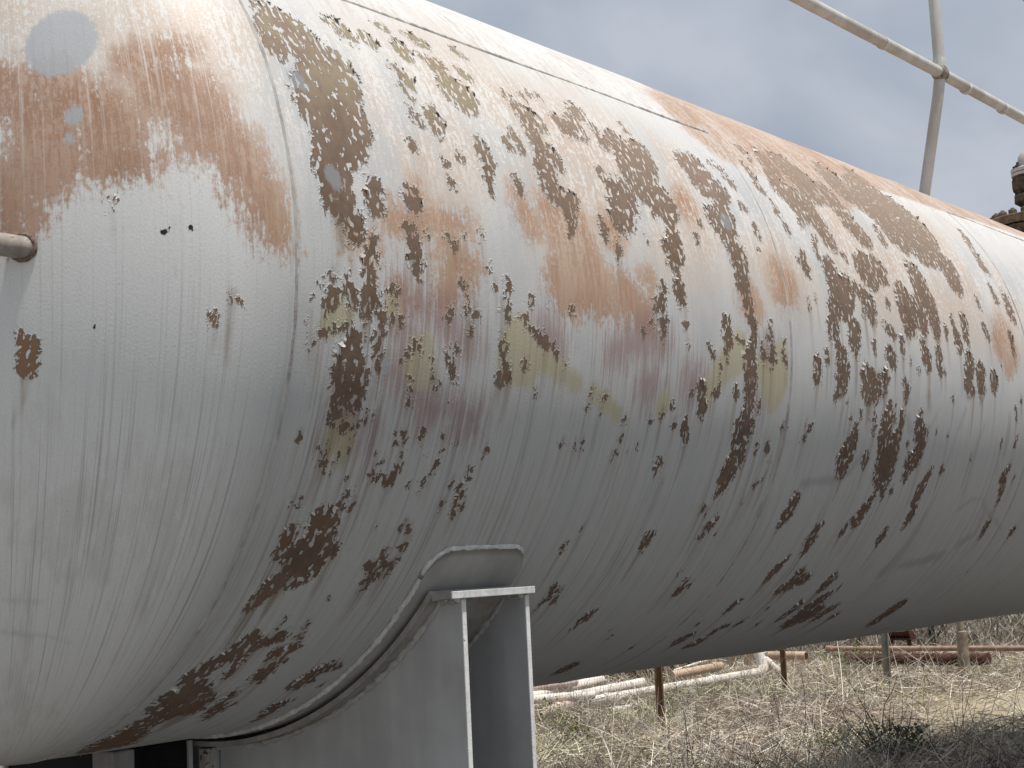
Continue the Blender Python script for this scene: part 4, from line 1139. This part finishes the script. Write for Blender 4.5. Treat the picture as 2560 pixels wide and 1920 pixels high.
lying_pipe('beige pipe behind the brown post and the rusty coils', (18.2, 9.8, -2.50), (19.2, 9.25, -2.48), 0.085, M_BPIPE, (0.9,))
lying_pipe('short white pipe leaning down against the brown post', (17.55, 7.42, -2.32), (17.70, 7.12, -2.60), 0.055, M_WPIPE, (0.2,))
lying_pipe('beige pipe end passing behind the brown post', (18.25, 7.75, -2.33), (18.2, 7.05, -2.33), 0.062, M_BPIPE)
lying_pipe('thin pale rod slanting between the coils and the elbows', (16.6, 8.35, -2.42), (17.6, 8.0, -2.25), 0.018, M_WPIPE, bore=False)
lying_pipe('small white pipe piece on the ground in front of the longest pipe', (13.0, 7.0, -2.60), (13.35, 6.95, -2.59), 0.035, M_WPIPE)
lying_pipe('long rusty pink pipe lying across behind the wooden post', (19.0, 7.07, -2.285), (18.8, 1.0, -2.285), 0.038, M_RPIPE, (0.0,))
lying_pipe('thin rusty pipe just below the long rusty pink pipe', (19.0, 7.0, -2.395), (18.95, 6.1, -2.40), 0.022, M_RPIPE)
lying_pipe('pinkish white pipe piece furthest left, close to the saddle', (12.0, 7.35, -2.56), (13.15, 7.6, -2.52), 0.066, M_PKPIPE, (0.5,))
lying_pipe('white pipe stub lying crossways in front of the pipe pile', (12.0, 7.75, -2.40), (13.3, 7.45, -2.44), 0.055, M_WPIPE, (0.8,))
lying_pipe('chalky white pipe on top of the pile beside the saddle', (11.6, 8.35, -2.30), (13.0, 8.2, -2.27), 0.07, M_WPIPE, (0.6,))
lying_pipe('pinkish pipe resting across the short white pipe', (12.6, 8.3, -2.34), (13.7, 8.0, -2.32), 0.06, M_PKPIPE)
lying_pipe('beige pipe with a collar lying behind the longest white pipe', (15.6, 7.75, -2.40), (16.7, 7.62, -2.36), 0.06, M_BPIPE, (0.85,))
for q, (lab, c) in enumerate((('beige pipe elbow on top of the scrap heap, left of the pair', (18.0, 8.05, -2.36)), ('beige pipe elbow on top of the scrap heap, right of the pair', (17.9, 7.72, -2.34)))):
    root = scrap('pipe_elbow', lab, 'pipe elbow', c, 'pipe elbows on the scrap heap')
    mb = MB()
    mb.tube([Vector((0.02, .16 * math.cos(t_), .16 * math.sin(t_) - 0.05)) for t_ in [R(-20 + 12 * k) for k in range(13)]], 0.055, 14)
    elb_o = mb.build('elbow_body', M_BPIPE, root, True)
    mb = MB()
    mb.tube([Vector((0.02, .16 * math.cos(R(124)) , .16 * math.sin(R(124)) - .05)), Vector((0.02, .16 * math.cos(R(124)) - .05, .16 * math.sin(R(124)) - .09))], 0.062, 14)
    mb.build('elbow_rim', M_WPIPE, elb_o, True)
coils = [('rusty coil of pipe nearest the saddle', (17.0, 9.75), 0.24), ('rusty coil of pipe in the middle of the three', (17.0, 9.2), 0.26), ('rusty coil of pipe next to the brown post', (17.0, 8.6), 0.24)]
for q, (lab, (cx_, cy_), cr) in enumerate(coils):
    root = scrap('pipe_coil', lab, 'coil', (cx_, cy_, GZ + cr + 0.05), 'rusty coils beyond the fence')
    for k in range(5):
        mb = MB()
        yo = 0.20 - 0.10 * k
        mb.tube([Vector((cr * math.cos(t_), yo + 0.16 * math.sin(t_) * 0.5, cr * math.sin(t_))) for t_ in [2 * math.pi * i / 20 for i in range(21)]], 0.034, 8, False)
        mb.build('coil_turn', (M_DRUST, M_BPIPE, M_DRUST, M_DRUST, M_BPIPE)[(k + q) % 5], root, True)
def ribbed(name, label, a, b, r, mat, ribs):
    a, b = Vector(a), Vector(b)
    root = scrap(name, label, 'drum' if 'drum' in name else 'culvert', a)
    pts, rs = [], []
    for k in range(ribs * 2 + 1):
        pts.append((b - a) * (k / (ribs * 2)))
        rs.append(r * (1.0 if k % 2 else 0.86))
    mb = MB(); mb.tube(pts, rs, 18); rib_o = mb.build('ribbed_body', mat, root, True)
    d = (b - a).normalized()
    for p, s in ((Vector((0, 0, 0)), -1), (b - a, 1)):
        mb = MB(); mb.tube([p, p + d * 0.03 * s], r * 1.08, 18); mb.build('end_ring', mat, rib_o, True)
ribbed('culvert', 'dark red ribbed culvert pipe under the long rusty pipe', (19.35, 6.95, -2.47), (19.3, 4.75, -2.47), 0.095, M_REDRUST, 26)
ribbed('rusty_drum', 'small dark red ribbed drum close under the tank', (20.5, 6.85, -2.12), (20.5, 6.42, -2.12), 0.11, M_REDRUST, 7)
ribbed('culvert', 'rusty trough pipe to the right of the wooden post', (19.2, 4.0, -2.47), (19.0, 1.2, -2.50), 0.09, M_RPIPE, 3)
# post that carries the red drum
root = scrap('drum_stand', 'dark steel stand under the small red drum', 'stand', (20.5, 6.6, GZ))
for dy in (-.15, .15):
    mb = MB(); mb.box((0, dy, .2), (.05, .05, .46)); mb.build('leg', M_DRUST, root)
mb = MB(); mb.box((0, 0, .41), (.2, .44, .03)); mb.build('top_plate', M_DRUST, root)
for lab, p, s in (('small white litter scrap on bare ground beyond the wooden post', (18.81, 4.44), (.16, .13, .06)), ('pale stone lying left of the sandy patch', (15.3, 3.9), (.12, .10, .08)), ('pale block lying in front of the ribbed culvert', (18.6, 5.9), (.16, .12, .10))):
    vs, fs = [], []
    bm = bmesh.new()
    bmesh.ops.create_icosphere(bm, subdivisions=2, radius=0.5)
    for v in bm.verts:
        k = 1 + 0.35 * noise.noise(v.co * 2.5 + Vector(p + (0,)))
        v.co = Vector((v.co.x * s[0] * k * 1.6, v.co.y * s[1] * k * 1.6, v.co.z * s[2] * k * 1.4))
    me = bpy.data.meshes.new('litter_scrap')
    bm.to_mesh(me); bm.free()
    me.materials.append(M_WPIPE)
    o = link(bpy.data.objects.new('stone' if 'white' not in lab else 'litter_scrap', me))
    o.location = (p[0], p[1], ground_z(*p) + s[2] * 0.3)
    tag(o, lab, 'stone' if 'white' not in lab else 'litter')

# ------------------------------------------------------------------ plants that stand out
def branchy(seed, root, name, n, h, spread, r0, mat, fork=2, down=0.0):
    rng = random.Random(seed)
    mb = MB()
    def grow(p, d, L, r, lev):
        pts, rs = [p], [r]
        q = p.copy()
        dd = d.copy()
        for k in range(5):
            dd = (dd + Vector((rng.gauss(0, .16), rng.gauss(0, .16), rng.gauss(0.0, .12) - down * 0.08))).normalized()
            q = q + dd * (L / 5)
            pts.append(q.copy())
            rs.append(r * (1 - 0.16 * (k + 1)))
        mb.tube(pts, rs, 5, True)
        if lev > 0:
            for _ in range(fork):
                k = rng.randint(2, 5)
                nd = (dd + Vector((rng.gauss(0, .6), rng.gauss(0, .6), rng.gauss(.1, .4)))).normalized()
                grow(pts[k], nd, L * rng.uniform(.45, .7), rs[k] * 0.7, lev - 1)
    for _ in range(n):
        d = Vector((rng.gauss(0, spread), rng.gauss(0, spread), 1)).normalized()
        grow(Vector((rng.gauss(0, .05), rng.gauss(0, .05), -0.03)), d, h * rng.uniform(.6, 1.0), r0, 2)
    return mb.build(name, mat, root, True)
def leaf_material(name, c1, c2):
    n = NT(name, 0.55, 0.3)
    g = n.n('ShaderNodeNewGeometry')
    return n.out(n.mix(g.outputs['Random Per Island'], c1, c2))
M_LEAF = leaf_material('dark_green_leaves', (0.04, 0.055, 0.026), (0.10, 0.115, 0.06))
M_WEED = leaf_material('pale_green_leaves', (0.10, 0.125, 0.04), (0.21, 0.22, 0.09))
M_BARK = rusty('dark_bark', (0.05, 0.04, 0.034), (0.11, 0.09, 0.075), 30.0)
M_STICK = rusty('bleached_stick', (0.42, 0.39, 0.34), (0.60, 0.57, 0.50), 30.0)
def leaves(root, seed, n, rad, hgt, size, mat, name='foliage'):
    rng = random.Random(seed)
    vs, fs = [], []
    cl = [(Vector((rng.gauss(0, rad * .5), rng.gauss(0, rad * .5), rng.uniform(.1, hgt))), rng.uniform(.4, 1.0)) for _ in range(16)]
    for _ in range(n):
        c, s_ = rng.choice(cl)
        p = c + Vector((rng.gauss(0, rad * .22 * s_), rng.gauss(0, rad * .22 * s_), rng.gauss(0, hgt * .16 * s_)))
        if p.z < 0.02:
            continue
        d = Vector((rng.gauss(0, 1), rng.gauss(0, 1), rng.gauss(0.2, .7))).normalized()
        s = d.orthogonal().normalized()
        s = (Matrix.Rotation(rng.uniform(0, 6.28), 3, d) @ s)
        L = size * rng.uniform(.6, 1.3)
        o = len(vs)
        vs += [p, p + d * L * .5 + s * L * .24, p + d * L, p + d * L * .5 - s * L * .24]
        fs.append((o, o + 1, o + 2, o + 3))
    return mesh_obj(name, vs, fs, mat, root, False)
root = scrap('green_shrub', 'dark green leafy shrub with bare dark branches at the bottom right', 'shrub', (9.55, 1.75, GZ))
branchy(3, root, 'branches', 9, 0.75, 0.6, 0.012, M_BARK, 3)
leaves(root, 5, 1500, 0.40, 0.36, 0.036, M_LEAF)
root = scrap('bare_shrub', 'bare dark branched bush arching behind the green shrub', 'shrub', (10.6, 2.35, GZ))
branchy(8, root, 'branches', 9, 0.95, 0.85, 0.011, M_BARK, 3, 1.6)
for q, (lab, p, s) in enumerate((('pale green weed low beside the white edge of the saddle', (10.7, 6.15), .32), ('pale green weed at the bottom of the frame next to the saddle', (9.75, 5.2), .30), ('pale green weed at the foot of the nearest brown post', (12.1, 5.55), .30), ('yellowish green bush behind the longest white pipe', (16.6, 8.0), .45), ('yellow green tuft left of the grey green post', (16.9, 5.75), .42))):
    root = scrap('green_weed', lab, 'weed', (*p, GZ), 'green weeds among the dry grass')
    leaves(root, 30 + q, 420, s * .8, s * 1.2, 0.035, M_WEED)
    branchy(40 + q, root, 'stems', 7, s, 0.5, 0.004, M_STICK, 1)
STICKS = [('curved pale stick standing left of the sandy patch', (13.6, 3.4), .5), ('forked pale stick at the left rim of the sandy patch', (13.3, 3.1), .42), ('pale stick crossing in front of the sandy patch', (12.6, 2.55), .45), ('crooked pale stick beside the dark shadow of the tank', (11.7, 2.6), .42), ('pale stick leaning across the foot of the nearest brown post', (11.2, 5.0), .5), ('bleached branch in the grass right of the nearest brown post', (11.2, 4.5), .55), ('pale branch low in the grass near the bottom of the frame', (10.5, 4.3), .5), ('pale stick left of the nearest brown post', (11.6, 6.3), .5), ('pale upright stick near the middle of the dry grass', (12.6, 4.6), .5), ('bleached stick lying in the grass by the saddle', (10.2, 5.4), .5)]
for q, (lab, p, L) in enumerate(STICKS):
    root = scrap('dead_branch', lab, 'branch', (*p, ground_z(*p)), 'bleached sticks in the dry grass')
    branchy(60 + q, root, 'twig', 1, L * 1.2, 0.75, 0.011, M_STICK, 3)
root = scrap('dead_tree', 'slender dark dead tree standing beyond the long rusty pipe', 'tree', (22.5, 6.9, GZ))
mb = MB(); mb.tube([(0, 0, -.1), (.02, .05, .6), (-.03, .1, 1.3), (0, .2, 2.0)], [.06, .05, .04, .02], 8); mb.build('trunk', M_BARK, root, True)
branchy(77, root, 'crown', 7, 1.6, 0.5, 0.02, M_BARK, 3)
